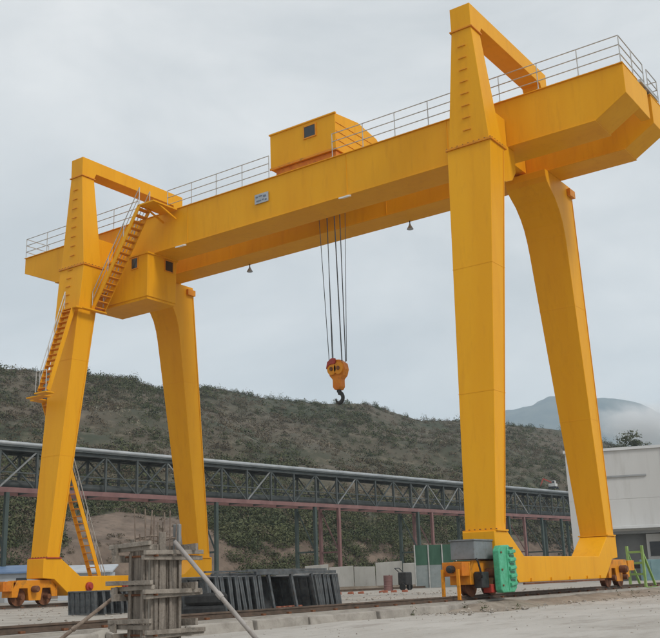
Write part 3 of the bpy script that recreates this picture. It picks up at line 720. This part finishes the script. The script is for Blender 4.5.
for s in (0, -2.4):
    pmesh = MB().bar(Vector((0, 0, Z_LO + .17)), Vector((0, 0, Z_HI - .47)), .16, .16, up=(0, 1, 0)).mesh('post', 'truss_steel')
    for k in range(nb + 1):
        q = bp(T0 + k * bay, s, 0) - Vector(ORG[pb.name]); link('post', pmesh, pb, (q.x, q.y, -ORG[pb.name][2]))
    for k in range(nb):
        up_ = (k % 2 == 0)
        a, c = (Z_LO + .17, Z_HI - .47) if up_ else (Z_HI - .47, Z_LO + .17)
        part('diagonal', MB().bar(bp(T0 + k * bay + .08, s, a), bp(T0 + (k + 1) * bay - .08, s, c), .09, .11), 'truss_steel' if s else random.choice(('truss_steel', 'truss_steel', 'truss_steel', 'truss_pale')), pb)
        if k % 4 == 2 and s == 0:
            part('diagonal', MB().bar(bp(T0 + k * bay + .08, s - .12, c), bp(T0 + (k + 1) * bay - .08, s - .12, a), .09, .11), 'truss_steel', pb)
for k in range(nb + 1):
    t = T0 + k * bay
    part('cross_member', MB().bar(bp(t, -.15, Z_LO), bp(t, -2.25, Z_LO), .12, .2), 'truss_steel', pb)
    part('cross_member', MB().bar(bp(t, -.12, Z_HI - .35), bp(t, -2.28, Z_HI - .35), .1, .14), 'truss_steel', pb)
part('roof_sheet', MB().bar(bp(T0, -1.2, Z_HI - .17), bp(T1, -1.2, Z_HI - .17), 3.0, .1), 'truss_steel', pb)
part('pipe', MB().tube(bp(T0, .12, Z_HI + .02), bp(T1, .12, Z_HI + .02), .17, 12), 'pipe_silver', pb, smooth=True)
part('pipe', MB().tube(bp(T0, -.9, Z_LO + .5), bp(T1, -.9, Z_LO + .5), .3, 12), 'truss_steel', pb, smooth=True)
for t, M in ((-20, 'bent_green'), (0.7, 'bent_green'), (20.4, 'bent_green'), (32.8, 'bent_green'), (36.2, 'truss_red'), (49.0, 'bent_green'), (51.5, 'truss_red'), (60.0, 'bent_green'), (67.2, 'bent_green'), (70.7, 'truss_red'), (75.0, 'bent_green'), (80, 'bent_green'), (86, 'bent_green')):
    for s in (0, -2.4):
        part('column', MB().bar(bp(t, s, GZ - .3), bp(t, s, Z_LO - .18), .28, .28, up=tuple(dv)), M, pb)
    part('brace', MB().bar(bp(t, -.18, 3.2), bp(t, -2.22, 3.2), .14, .16), M, pb)
    part('brace', MB().bar(bp(t, -.18, 3.4), bp(t, -2.22, 7.0), .1, .1, up=tuple(dv)), M, pb)

# ------------------------------------------------------------------ pale low wall, green screen, sheds, white building
def low_wall():
    p0, p1 = Vector((-36.0, 31.5, 0)), Vector((-20.4, 41.2, 0)); d = (p1 - p0).normalized(); n_ = Vector((d.y, -d.x, 0))
    t = thing('retaining_wall', 'low pale weathered wall at the hill foot under the pipe bridge', 'wall', tuple(p0 + Vector((0, 0, GZ))))
    ln = (p1 - p0).length; k = 0; s = 0.0
    while s < ln - .5:
        w = random.uniform(1.7, 2.4); h = random.uniform(1.35, 1.9)
        a, c = p0 + d * s, p0 + d * min(ln, s + w - .05)
        part('panel', MB().loft([[a + Vector((0, 0, GZ - .2)), a - n_ * .25 + Vector((0, 0, GZ - .2)), a - n_ * .2 + Vector((0, 0, h)), a + Vector((0, 0, h))], [c + Vector((0, 0, GZ - .2)), c - n_ * .25 + Vector((0, 0, GZ - .2)), c - n_ * .2 + Vector((0, 0, h + random.uniform(-.15, .15))), c + Vector((0, 0, h + random.uniform(-.1, .1)))]]), 'wall_pale', t, bevel=.02)
        s += w
    part('footing', MB().bar(p0 + n_ * .6 + Vector((0, 0, YZ + .1)), p1 + n_ * .6 + Vector((0, 0, YZ + .1)), .3, .22), 'dirt', t)
low_wall()
gs = thing('green_screen', 'dark green netting screen on posts left of the near crane leg', 'screen', (-20.1, 29.9, YZ))
for k in range(4):
    a = Vector((-21.6, 29.0, 0)).lerp(Vector((-18.3, 30.85, 0)), k / 4); c = Vector((-21.6, 29.0, 0)).lerp(Vector((-18.3, 30.85, 0)), (k + 1) / 4)
    part('net_panel', MB().bar(a + Vector((0, 0, 2.05)), c + Vector((0, 0, 2.05)), .05, 1.35), 'net_green', gs)
    part('post', MB().tube((a.x, a.y - .06, YZ), (a.x, a.y - .06, 2.75), .05), 'galv', gs)
part('lower_panel', MB().bar((-21.6, 29.02, .62), (-18.3, 30.87, .62), .06, 1.5), 'screen_grey', gs)

def shed(name, label, p, w, dpt, h, roofM, ang):
    t = thing(name, label, 'shed', (p[0], p[1], YZ))
    c, s_ = math.cos(ang), math.sin(ang)
    def q(a, b_, z): return (p[0] + a * c - b_ * s_, p[1] + a * s_ + b_ * c, z)
    part('wall', MB().hexa([q(-w / 2, 0, YZ - .1), q(w / 2, 0, YZ - .1), q(w / 2, dpt, YZ - .1), q(-w / 2, dpt, YZ - .1), q(-w / 2, 0, h), q(w / 2, 0, h), q(w / 2, dpt, h), q(-w / 2, dpt, h)]), 'shed_white', t)
    part('roof', MB().hexa([q(-w / 2 - .2, -.3, h - .05), q(w / 2 + .2, -.3, h - .05), q(w / 2 + .2, dpt + .2, h + .45), q(-w / 2 - .2, dpt + .2, h + .45), q(-w / 2 - .2, -.3, h + .05), q(w / 2 + .2, -.3, h + .05), q(w / 2 + .2, dpt + .2, h + .55), q(-w / 2 - .2, dpt + .2, h + .55)]), roofM, t)
    part('door', MB().hexa([q(-.4, -.05, YZ), q(.4, -.05, YZ), q(.4, -.004, YZ), q(-.4, -.004, YZ), q(-.4, -.05, h - .5), q(.4, -.05, h - .5), q(.4, -.004, h - .5), q(-.4, -.004, h - .5)]), 'shutter_grey', t)
    for a in (-w / 4 - .3, w / 4 + .3):
        part('window', MB().hexa([q(a - .35, -.04, .8), q(a + .35, -.04, .8), q(a + .35, -.004, .8), q(a - .35, -.004, .8), q(a - .35, -.04, 1.4), q(a + .35, -.04, 1.4), q(a + .35, -.004, 1.4), q(a - .35, -.004, 1.4)]), 'glass', t)
shed('site_shed', 'low white shed with blue roof at the far left edge', (-42.5, 10.4), 4.6, 3, 1.75, 'blue_roof', .72)
shed('site_shed', 'low white shed with pale roof behind the far leg stair', (-39.0, 14.6), 3.4, 3, 1.65, 'shed_white', .72)

# white building on the right
bd = thing('white_building', 'large plain off-white building with a dark garage bay at the right edge', 'building', (-4, 41, GZ))
ud = Vector((0.952, 0.306, 0)).normalized(); vd = Vector((-ud.y, ud.x, 0)); P0 = Vector((-13.8, 38.4, 0))
def wq(a, b_, z): return tuple(P0 + ud * a + vd * b_ + Vector((0, 0, z)))
def wbox(mb, a0, a1, b0, b1, z0, z1):
    return mb.hexa([wq(a0, b0, z0), wq(a1, b0, z0), wq(a1, b1, z0), wq(a0, b1, z0), wq(a0, b0, z1), wq(a1, b0, z1), wq(a1, b1, z1), wq(a0, b1, z1)])
b = MB(); wbox(b, 0, 2.65, 0, 14, GZ - .2, 9.1); wbox(b, 6.2, 26, 0, 14, GZ - .2, 9.1); wbox(b, 2.65, 6.2, 0, 14, 3.3, 9.1)
part('wall', b, 'wall_white', bd)
b = MB(); wbox(b, 2.6, 6.25, 1.6, 1.8, GZ - .2, 3.4); part('back_wall', b, 'shutter_grey', bd)
b = MB(); wbox(b, 2.66, 6.19, .02, 1.59, 3.1, 3.298); part('ceiling', b, 'shutter_grey', bd)
b = MB(); wbox(b, 1.6, 8.5, -1.2, -.003, 3.42, 3.62); part('canopy', b, 'trim_white', bd, bevel=.02)
b = MB(); wbox(b, -.12, 26.1, -.12, 14.1, 9.101, 9.3); part('coping', b, 'trim_white', bd)
b = MB(); wbox(b, 1.9, 5.6, -.1, -.003, 7.15, 7.27); part('wall_duct', b, 'shutter_grey', bd)
b = MB(); wbox(b, 5.3, 6.15, .3, .34, 1.5, 2.5); part('window', b, 'glass', bd)
b = MB(); wbox(b, 5.1, 6.195, .345, .6, GZ, 3.05); part('pier', b, 'wall_white', bd)
for z in (5.6,):
    b = MB(); wbox(b, .02, 25.9, -.012, -.002, z, z + .025); part('panel_joint', b, 'wall_white', bd)
b = MB(); wbox(b, 6.9, 7.02, -.13, -.01, GZ, 9.09); part('downpipe', b, 'trim_white', bd)

# things in front of the building
bn = thing('tank', 'dark navy tank beside the garage bay at the right edge', 'tank', wq(6.9, -1.6, GZ))
part('body', MB().lathe([(0, 0), (.55, 0), (.6, .1), (.6, 1.25), (.45, 1.45), (.16, 1.5), (.16, 1.62), (0, 1.62)], wq(6.9, -1.6, GZ), 'z', 20), 'navy', bn, smooth=False)
part('band', MB().lathe([(.605, .5), (.625, .5), (.625, .56), (.605, .56)], wq(6.9, -1.6, GZ), 'z', 20), 'black_steel', bn)
bn2 = thing('tank', 'dark navy tank half cut by the right edge of the frame', 'tank', wq(8.3, -1.5, GZ))
part('body', MB().lathe([(0, 0), (.55, 0), (.6, .1), (.6, 1.35), (.45, 1.55), (.16, 1.6), (.16, 1.72), (0, 1.72)], wq(8.3, -1.5, GZ), 'z', 20), 'navy', bn2)
tb_ = thing('cabinet', 'pale teal metal cabinet in front of the garage bay', 'cabinet', wq(5.1, -1.5, GZ))
b = MB(); wbox(b, 4.5, 5.9, -2, -1.1, GZ + .1, 1.25); part('body', b, 'teal', tb_, bevel=.02)
for a in (4.55, 5.75):
    b = MB(); wbox(b, a, a + .1, -1.9, -1.2, GZ, GZ + .099); part('foot', b, 'black_steel', tb_)
b = MB(); wbox(b, 4.6, 5.18, -2.03, -2.002, GZ + .2, 1.15); part('door', b, 'teal', tb_)
b = MB(); wbox(b, 5.22, 5.8, -2.03, -2.002, GZ + .2, 1.15); part('door', b, 'teal', tb_)
es = thing('rail_stop', 'lime green steel end stop on the near rail beyond the rear bogie', 'rail stop', (0, 10.9, YZ))
for xx in (-.32, .32):
    part('upright', MB().box(xx - .05, xx + .05, 10.6, 10.72, YZ + .02, 1.55), 'stop_lime', es, bevel=.01)
    part('brace', MB().bar((xx, 10.74, 1.2), (xx, 11.9, YZ + .08), .07, .09, up=(1, 0, 0)), 'stop_lime', es)
    part('foot', MB().box(xx - .1, xx + .1, 10.5, 12.0, YZ + .0, YZ + .019), 'stop_lime', es)
for zz in (.35, .8, 1.25):
    part('crossbar', MB().box(-.27, .27, 10.62, 10.7, zz, zz + .09), 'stop_lime', es)
part('bumper', MB().box(-.2, .2, 10.5, 10.6, .62, .79), 'black_steel', es)

# small machine and cart near the screen, far digger on the hill
mc = thing('welding_machine', 'small black machine on wheels beyond the yard left of the near bogie', 'machine', (-17.5, 20.8, YZ))
part('body', MB().box(-17.85, -17.25, 20.5, 21.2, YZ + .3, YZ + 1.05), 'black_steel', mc, bevel=.06)
part('handle', MB().path([(-17.8, 20.6, YZ + 1.05), (-18.1, 20.6, YZ + 1.3), (-18.1, 21.1, YZ + 1.3), (-17.8, 21.1, YZ + 1.05)], .03), 'black_steel', mc)
for yy in (20.45, 21.25):
    part('wheel', MB().lathe([(0, -.05), (.2, -.05), (.2, .05), (0, .05)], (-17.5, yy, YZ + .2), 'y', 16), 'rubber', mc)
part('front_foot', MB().box(-17.35, -17.25, 20.75, 20.95, YZ, YZ + .3), 'black_steel', mc)
cn = thing('fuel_drum', 'small red drum beside the black machine', 'drum', (-18.6, 20.6, YZ))
part('body', MB().lathe([(0, 0), (.27, 0), (.28, .03), (.27, .27), (.285, .3), (.27, .33), (.27, .57), (.285, .6), (.27, .63), (.28, .87), (.27, .9), (0, .9)], (-18.6, 20.6, YZ), 'z', 20), 'truss_red', cn)
part('bung', MB().lathe([(0, 0), (.04, 0), (.04, .03), (0, .03)], (-18.5, 20.6, YZ + .9), 'z', 10), 'black_steel', cn)

def digger():
    u, t_ = 552, .41
    o = Vector(hill_point(u, t_)) + Vector((0, 0, .8)); t = thing('excavator', 'tiny red and white excavator on the slope between the right legs', 'excavator', tuple(o))
    for s in (-1.1, 1.1):
        part('track', MB().prism([(o.x + a, o.z + c) for a, c in ((-1.9, .3), (-1.6, -.1), (1.6, -.1), (1.9, .3), (1.6, .75), (-1.6, .75))], 'y', o.y + s - .3, o.y + s + .3), 'black_steel', t)
    part('body', MB().box(o.x - 1.7, o.x + 1.4, o.y - 1.2, o.y + 1.2, o.z + .85, o.z + 2.0), 'machine_white', t, bevel=.1)
    c = part('cab', MB().box(o.x - .1, o.x + 1.3, o.y - 1.2, o.y - .1, o.z + 2.001, o.z + 3.2), 'machine_white', t, bevel=.08)
    part('window', MB().box(o.x + .1, o.x + 1.1, o.y - 1.23, o.y - 1.201, o.z + 2.3, o.z + 3.0), 'glass', c)
    part('boom', MB().bar((o.x + 1.2, o.y + .4, o.z + 1.6), (o.x - 3.2, o.y - 2.4, o.z + 4.2), .4, .5).bar((o.x - 3.2, o.y - 2.4, o.z + 4.2), (o.x - 4.4, o.y - 3.2, o.z + 1.0), .35, .4), 'red_paint', t)
    t.scale = (.6, .6, .6)
    part('bucket', MB().prism([(o.x - 4.9, o.z + 1.0), (o.x - 4.0, o.z + 1.0), (o.x - 4.0, o.z + .3), (o.x - 4.6, o.z + .1)], 'y', o.y - 3.7, o.y - 2.7), 'black_steel', t)
digger()

# ------------------------------------------------------------------ steel formwork panels leaning in a row beside the near rail
def panel_mesh():
    """ribbed steel form panel lying in its own plane: width along x, height along z"""
    w, h = 1.5, .86
    f = MB().box(-w / 2, w / 2, -.012, .012, .03, h - .03)
    e = MB().ring('y', -w / 2, w / 2, 0, h, .05, -.06, .06)
    r = MB().box(-.015, .015, -.055, -.0125, .05, h - .05)
    return f.mesh('sheet', 'dark_form'), e.mesh('frame', 'dark_form'), r.mesh('rib', 'dark_form')
SHEET, FRAME, RIB = panel_mesh()
def form_panel(x, y, tilt, label, group, scale=1.0, yaw=0.0):
    o = link('formwork_panel', None, None, (x, y, YZ + .03)); ORG[o.name] = (x, y, YZ + .03)
    o.rotation_euler = (tilt, 0, yaw); o.scale = (scale,) * 3
    o['label'], o['category'], o['group'] = label, 'formwork panel', group
    link('sheet', SHEET, o); link('frame', FRAME, o)
    for rx in (-.45, -.15, .15, .45): link('rib', RIB, o, (rx, 0, 0))
NTH = ['leftmost', 'second', 'third', 'fourth', 'fifth', 'sixth', 'seventh', 'eighth', 'ninth', 'tenth']
def nth(k): return NTH[k] if k == 0 else NTH[k] + ' from left'
y = -14.05
for k in range(9):
    form_panel(-2.15 + random.uniform(-.06, .06), y, math.radians(random.uniform(9, 15)), nth(k) + ' of the dark steel panels leaning left of the open frame', 'leaning panels left of the open frame'); y += random.uniform(.19, .25)
y0f = y + .12
for k in range(6):
    form_panel(-2.15 + random.uniform(-.06, .06), -9.95 + k * .19, math.radians(12 + random.uniform(-3, 3)), nth(k) + ' of the dark steel panels leaning right of the open frame', 'leaning panels right of the open frame')
y = -12.75
for k in range(5):
    form_panel(-7.3 + random.uniform(-.06, .06), y, math.radians(random.uniform(4, 10)), nth(k) + ' of the dark panels standing left of the timber column', 'panels left of the timber column', .72); y += .3
# open frame in the middle
of = thing('open_steel_frame', 'open dark steel frame with two bays between the leaning panels', 'steel frame', (-2.15, -11.0, YZ))
for yy in (y0f, (y0f - 10.1) / 2, -10.15):
    for xx in (-2.85, -1.45):
        part('post', MB().bar((xx, yy + .12, YZ + .02), (xx, yy - .12, .74), .07, .07, up=(1, 0, 0)), 'dark_form', of)
for xx in (-2.85, -1.45):
    part('top_rail', MB().box(xx - .04, xx + .04, y0f - .6, -9.2, .745, .82), 'dark_form', of)
    part('bottom_rail', MB().box(xx - .05, xx + .05, y0f - .1, -10.0, YZ + .02, YZ + .1), 'dark_form', of)
part('back_sheet', MB().box(-2.98, -2.9, y0f, -10.1, YZ + .02, .72), 'dark_form', of)
part('top_sheet', MB().box(-2.8, -2.2, y0f, -10.2, .76, .79), 'dark_form', of)
part('loose_bar', MB().box(-1.5, -1.42, y0f - .9, -9.6, .825, .875), 'dark_form', of)
part('loose_bar', MB().box(-2.2, -2.12, y0f - 1.6, -9.9, .825, .865), 'dark_form', of)
# bricks inside the frame
for k in range(5):
    yy = -11.3 + .22 * k
    single('brick', MB().box(-1.95, -1.72, yy, yy + .12, YZ + .02, YZ + .12), 'brick', nth(k) + ' of the reddish bricks lying inside the open steel frame', 'brick', 'bricks inside the open steel frame', base=(-1.83, yy + .06, YZ + .02), bevel=.008)
# tyres near the far rear bogie
for k, (tx, ty, tz) in enumerate(((-.95, -14.85, .0), (-.93, -14.82, .26))):
    t = thing('tyre', ['lower of two stacked black tyres between timber column and leaning panels', 'upper of two stacked black tyres between timber column and leaning panels'][k], 'tyre', (tx, ty, YZ + tz + .02), 'tyres beside the timber column')
    prof = [(.26, .03), (.42, .0), (.47, .06), (.47, .19), (.42, .25), (.26, .22)]
    n_ = 28; vs = []; fs = []
    for i in range(n_):
        a = 2 * math.pi * i / n_
        vs += [(tx + r * math.cos(a), ty + r * math.sin(a), YZ + tz + .02 + z) for r, z in prof]
    np_ = len(prof)
    for i in range(n_):
        for j in range(np_):
            fs.append((i * np_ + j, ((i + 1) % n_) * np_ + j, ((i + 1) % n_) * np_ + (j + 1) % np_, i * np_ + (j + 1) % np_))
    part('tread_ring', MB().add(vs, fs), 'rubber', t)
# brick scraps on the yard
for k in range(7):
    bx, by = -15.6 + .38 * k + random.uniform(-.1, .1), 11.4 + .5 * k + random.uniform(-1.3, 1.3)
    single('brick', MB().hexa([(bx - .16, by - .1, YZ), (bx + .15, by - .05, YZ), (bx + .12, by + .11, YZ), (bx - .17, by + .08, YZ), (bx - .15, by - .08, YZ + .1), (bx + .13, by - .04, YZ + .14), (bx + .1, by + .1, YZ + .12), (bx - .15, by + .07, YZ + .09)]), 'brick', nth(k) + ' of the red-brown brick scraps on the yard before the pale wall', 'brick', 'brick scraps on the yard', base=(bx, by, YZ), bevel=.02)

# ------------------------------------------------------------------ timber column formwork in the foreground
cw = thing('column_formwork', 'weathered timber column formwork with clamps and rebar in the foreground', 'formwork', (5.6, -22.7, GZ))
X0, X1, Y0, Y1 = 5.38, 5.82, -23.05, -22.35
def planks(face):
    if face == 'f':   # -Y face
        a = X0
        while a < X1 - .03:
            w = min(random.uniform(.09, .13), X1 - a); d0 = random.uniform(0, .012)
            part('plank', MB().box(a + .003, a + w - .004, Y0 - .028 - d0, Y0 - .001, GZ + .0, .98 + random.uniform(-.06, .12)), 'timber', cw, bevel=.004); a += w
    else:
        a = Y0
        while a < Y1 - .03:
            w = min(random.uniform(.09, .14), Y1 - a); d0 = random.uniform(0, .012)
            part('plank', MB().box(X1 + .001, X1 + .028 + d0, a + .003, a + w - .004, GZ, .98 + random.uniform(-.08, .14)), 'timber', cw, bevel=.004); a += w
planks('f'); planks('s')
part('core', MB().box(X0, X1, Y0, Y1, GZ, .86), 'concrete', cw)
for k in range(3):
    part('plank', MB().box(X0 - .03, X0 - .002, Y0 + .02 + k * .23, Y0 + .23 + k * .23, GZ, .95), 'timber', cw)
    part('plank', MB().box(X0 + .01 + k * .14, X0 + .14 + k * .14, Y1 + .002, Y1 + .03, GZ, .95), 'timber', cw)
# taller boards / grey post at the back right corner
part('tall_board', MB().box(X1 - .2, X1 - .06, Y1 + .032, Y1 + .1, -.1, 1.27), 'post_grey', cw, bevel=.01)
part('tall_board', MB().box(X1 + .032, X1 + .07, Y0 + .16, Y0 + .3, -.2, 1.16), 'timber', cw, bevel=.006)
# upright battens over the planks
for y_ in (Y0 + .05, Y0 + .38, Y1 - .1):
    part('batten', MB().box(X1 + .042, X1 + .085, y_, y_ + .06, GZ, .93), 'timber', cw, bevel=.005)
for x_ in (X0 + .03, X1 - .12):
    part('batten', MB().box(x_, x_ + .06, Y0 - .085, Y0 - .042, GZ, .93), 'timber', cw, bevel=.005)
# clamps: pairs of horizontal timbers at three levels
for lv, (za, zb_) in enumerate(((.97, .87), (.53, .44), (.12, .0))):
    for k in range(2):
        dz = k * .055
        part('clamp_timber', MB().bar((X0 - .3 - random.uniform(0, .1), Y0 - .13 - k * .05, za + dz + random.uniform(-.02, .02)), (X1 + .16 + random.uniform(0, .12), Y0 - .13 - k * .05, za + dz + random.uniform(-.02, .02)), .07, .05), 'timber_h', cw, bevel=.006)
        part('clamp_timber', MB().bar((X1 + .13 + k * .05, Y0 - .22 - random.uniform(0, .1), zb_ + dz), (X1 + .13 + k * .05, Y1 + .3 + random.uniform(0, .15), zb_ + dz + random.uniform(-.03, .03)), .07, .05), 'timber_h', cw, bevel=.006)
    part('clamp_timber', MB().bar((X0 - .3, Y1 + .1, za), (X1 + .3, Y1 + .1, za + .02), .06, .08), 'timber_h', cw)
    part('clamp_timber', MB().bar((X0 - .1, Y0 - .3, zb_), (X0 - .1, Y1 + .3, zb_), .06, .08), 'timber_h', cw)
    part('tie_rod', MB().tube((X1 + .25, Y0 - .06, zb_ + .02), (X0 - .2, Y0 - .06, zb_ + .02), .012, 6), 'rust', cw)
    part('wedge', MB().hexa([(X0 - .22, Y0 - .24, za - .05), (X0 - .1, Y0 - .24, za - .07), (X0 - .1, Y0 - .19, za - .07), (X0 - .22, Y0 - .19, za - .05), (X0 - .22, Y0 - .24, za + .0), (X0 - .1, Y0 - .24, za + .03), (X0 - .1, Y0 - .19, za + .03), (X0 - .22, Y0 - .19, za + .0)]), 'timber_h', cw)
for k in range(12):
    gx = X0 + .05 + (k % 4) * .115; gy = Y0 + .06 + (k // 4) * .28
    h = random.uniform(1.15, 1.5)
    part('rebar', MB().tube((gx, gy, .8), (gx + random.uniform(-.05, .05), gy + random.uniform(-.05, .05), h), .011, 6), 'rebar', cw)
part('stirrup', MB().path([(X0 + .04, Y0 + .05, 1.1), (X1 - .04, Y0 + .05, 1.12), (X1 - .04, Y1 - .06, 1.1), (X0 + .04, Y1 - .06, 1.08), (X0 + .04, Y0 + .05, 1.1)], .008, 6), 'rebar', cw)
part('bolt_rod', MB().tube((X1 + .1, Y1 + .35, .88), (X1 - .1, Y1 + .36, .9), .012), 'rust', cw)
cw.scale = (.70, .70, 1.0); cw.location = (5.547, -22.735, GZ)
# raking props
def prop(name, label, p, q, r, M):
    t = thing(name, label, 'prop', tuple(q), 'raking props of the column formwork')
    part('pole', MB().tube(p, q, r, 10), M, t, smooth=True)
    part('foot_plate', MB().box(q[0] - .09, q[0] + .09, q[1] - .09, q[1] + .09, q[2] - .03, q[2] + .01), 'rust', t)
    part('collar', MB().tube(Vector(p).lerp(Vector(q), .42), Vector(p).lerp(Vector(q), .46), r * 1.35, 10), M, t)
prop('raking_prop', 'pale grey raking prop sloping down right from the timber column', (5.877, -22.765, 1.05), (6.98, -22.22, GZ + .02), .026, 'pole_grey')
prop('raking_prop', 'brown-grey raking prop sloping down left from the timber column', (5.297, -23.045, .5), (4.6, -23.96, GZ + .02), .022, 'rebar')

# ------------------------------------------------------------------ rubble along the rails and on the sand
def rubble(name, n, fx, label, smin, smax, M='stone'):
    vs, fs = [], []
    for k in range(n):
        x, y, z = fx(); s = random.uniform(smin, smax) * random.choice((.5, .7, 1, 1.3))
        base = [Vector((random.gauss(0, 1), random.gauss(0, 1), random.gauss(0, .7))).normalized() * s * random.uniform(.7, 1.1) for _ in range(6)]
        ax = [Vector((1, 0, 0)), Vector((0, 1, 0)), Vector((-1, 0, 0)), Vector((0, -1, 0)), Vector((0, 0, .7)), Vector((0, 0, -.6))]
        pts = [a * s + c * .35 for a, c in zip(ax, base)]
        o = len(vs); vs += [(x + p.x, y + p.y, z + p.z + s * .25) for p in pts]
        fs += [tuple(o + i for i in f) for f in ((0, 1, 4), (1, 2, 4), (2, 3, 4), (3, 0, 4), (1, 0, 5), (2, 1, 5), (3, 2, 5), (0, 3, 5))]
    single(name, MB().add(vs, fs), M, label, 'rubble', kind='stuff')
rubble('rail_rubble', 1100, lambda: (random.gauss(1.3, .5), random.uniform(-9, 18), GZ + .01), 'brown rubble strewn along the near rail below the right leg frame', .015, .06)
rubble('yard_gravel', 1300, lambda: (random.uniform(-20, -.5), random.uniform(-20, 16), YZ), 'scattered gravel over the concrete yard', .015, .05)
rubble('sand_pebbles', 700, lambda: (random.uniform(.8, 9), random.uniform(-24, 4), GZ), 'pebbles scattered over the sandy ground in front', .006, .022)

W = [(random.gauss(1.1, .5), random.choice((random.uniform(-8, 16), random.gauss(9, 2), random.gauss(-6, 1.5))), GZ + .02) for _ in range(22)]
leaf_mesh('weeds', W, [random.uniform(.06, .2) for _ in W], [random.uniform(.08, .28) for _ in W], 40, .2, 'leaf_dark', 'small weeds growing in the dirt along the near rail', 'weeds')

# ------------------------------------------------------------------ haze and smoke
def volume_mat(name, color, dens, noise_scale=None):
    M = bpy.data.materials.new(name); M.use_nodes = True; t = M.node_tree; t.nodes.clear()
    o = t.nodes.new('ShaderNodeOutputMaterial'); v = t.nodes.new('ShaderNodeVolumePrincipled')
    v.inputs['Color'].default_value = (*color, 1); v.inputs['Density'].default_value = dens; v.inputs['Anisotropy'].default_value = 0.1
    t.links.new(v.outputs['Volume'], o.inputs['Volume']); MATS[name] = M; return M, v
volume_mat('haze_air', (0.70, 0.85, 0.98), 0.00023)
single('haze', MB().box(-3600, 3600, -700, 4600, -1.6, 640), 'haze_air', kind='stuff')
# smoke drifting behind the white building
SM, SV = volume_mat('smoke_air', (0.97, 0.98, 0.99), 0.0)
t = SM.node_tree
co = t.nodes.new('ShaderNodeTexCoord'); nn_ = t.nodes.new('ShaderNodeTexNoise'); nn_.inputs['Scale'].default_value = 2.2; nn_.inputs['Detail'].default_value = 4; nn_.inputs['Distortion'].default_value = .8
ln_ = t.nodes.new('ShaderNodeVectorMath'); ln_.operation = 'LENGTH'
mr = t.nodes.new('ShaderNodeMapRange'); mr.inputs['From Min'].default_value = 1.0; mr.inputs['From Max'].default_value = 0.25; mr.inputs['To Min'].default_value = -.28; mr.inputs['To Max'].default_value = .35
ad = t.nodes.new('ShaderNodeMath'); ad.operation = 'ADD'
sb_ = t.nodes.new('ShaderNodeMapRange'); sb_.inputs['From Min'].default_value = .5; sb_.inputs['From Max'].default_value = 1.0; sb_.inputs['To Max'].default_value = .22
t.links.new(co.outputs['Object'], nn_.inputs['Vector']); t.links.new(co.outputs['Object'], ln_.inputs[0]); t.links.new(ln_.outputs['Value'], mr.inputs['Value'])
t.links.new(nn_.outputs['Fac'], ad.inputs[0]); t.links.new(mr.outputs['Result'], ad.inputs[1]); t.links.new(ad.outputs['Value'], sb_.inputs['Value']); t.links.new(sb_.outputs['Result'], SV.inputs['Density'])
so = link('smoke', MB().lathe([(math.sin(a) * 1.0, -math.cos(a)) for a in np.linspace(.001, math.pi - .001, 14)], (0, 0, 0), 'z', 24).mesh('smoke', 'smoke_air'))
so['kind'] = 'stuff'; so['label'] = 'thin white smoke rising behind the white building'; so['category'] = 'smoke'
so.location = (-110, 366, 57); so.scale = (30, 18, 18); so.rotation_euler = (0, .3, .4)
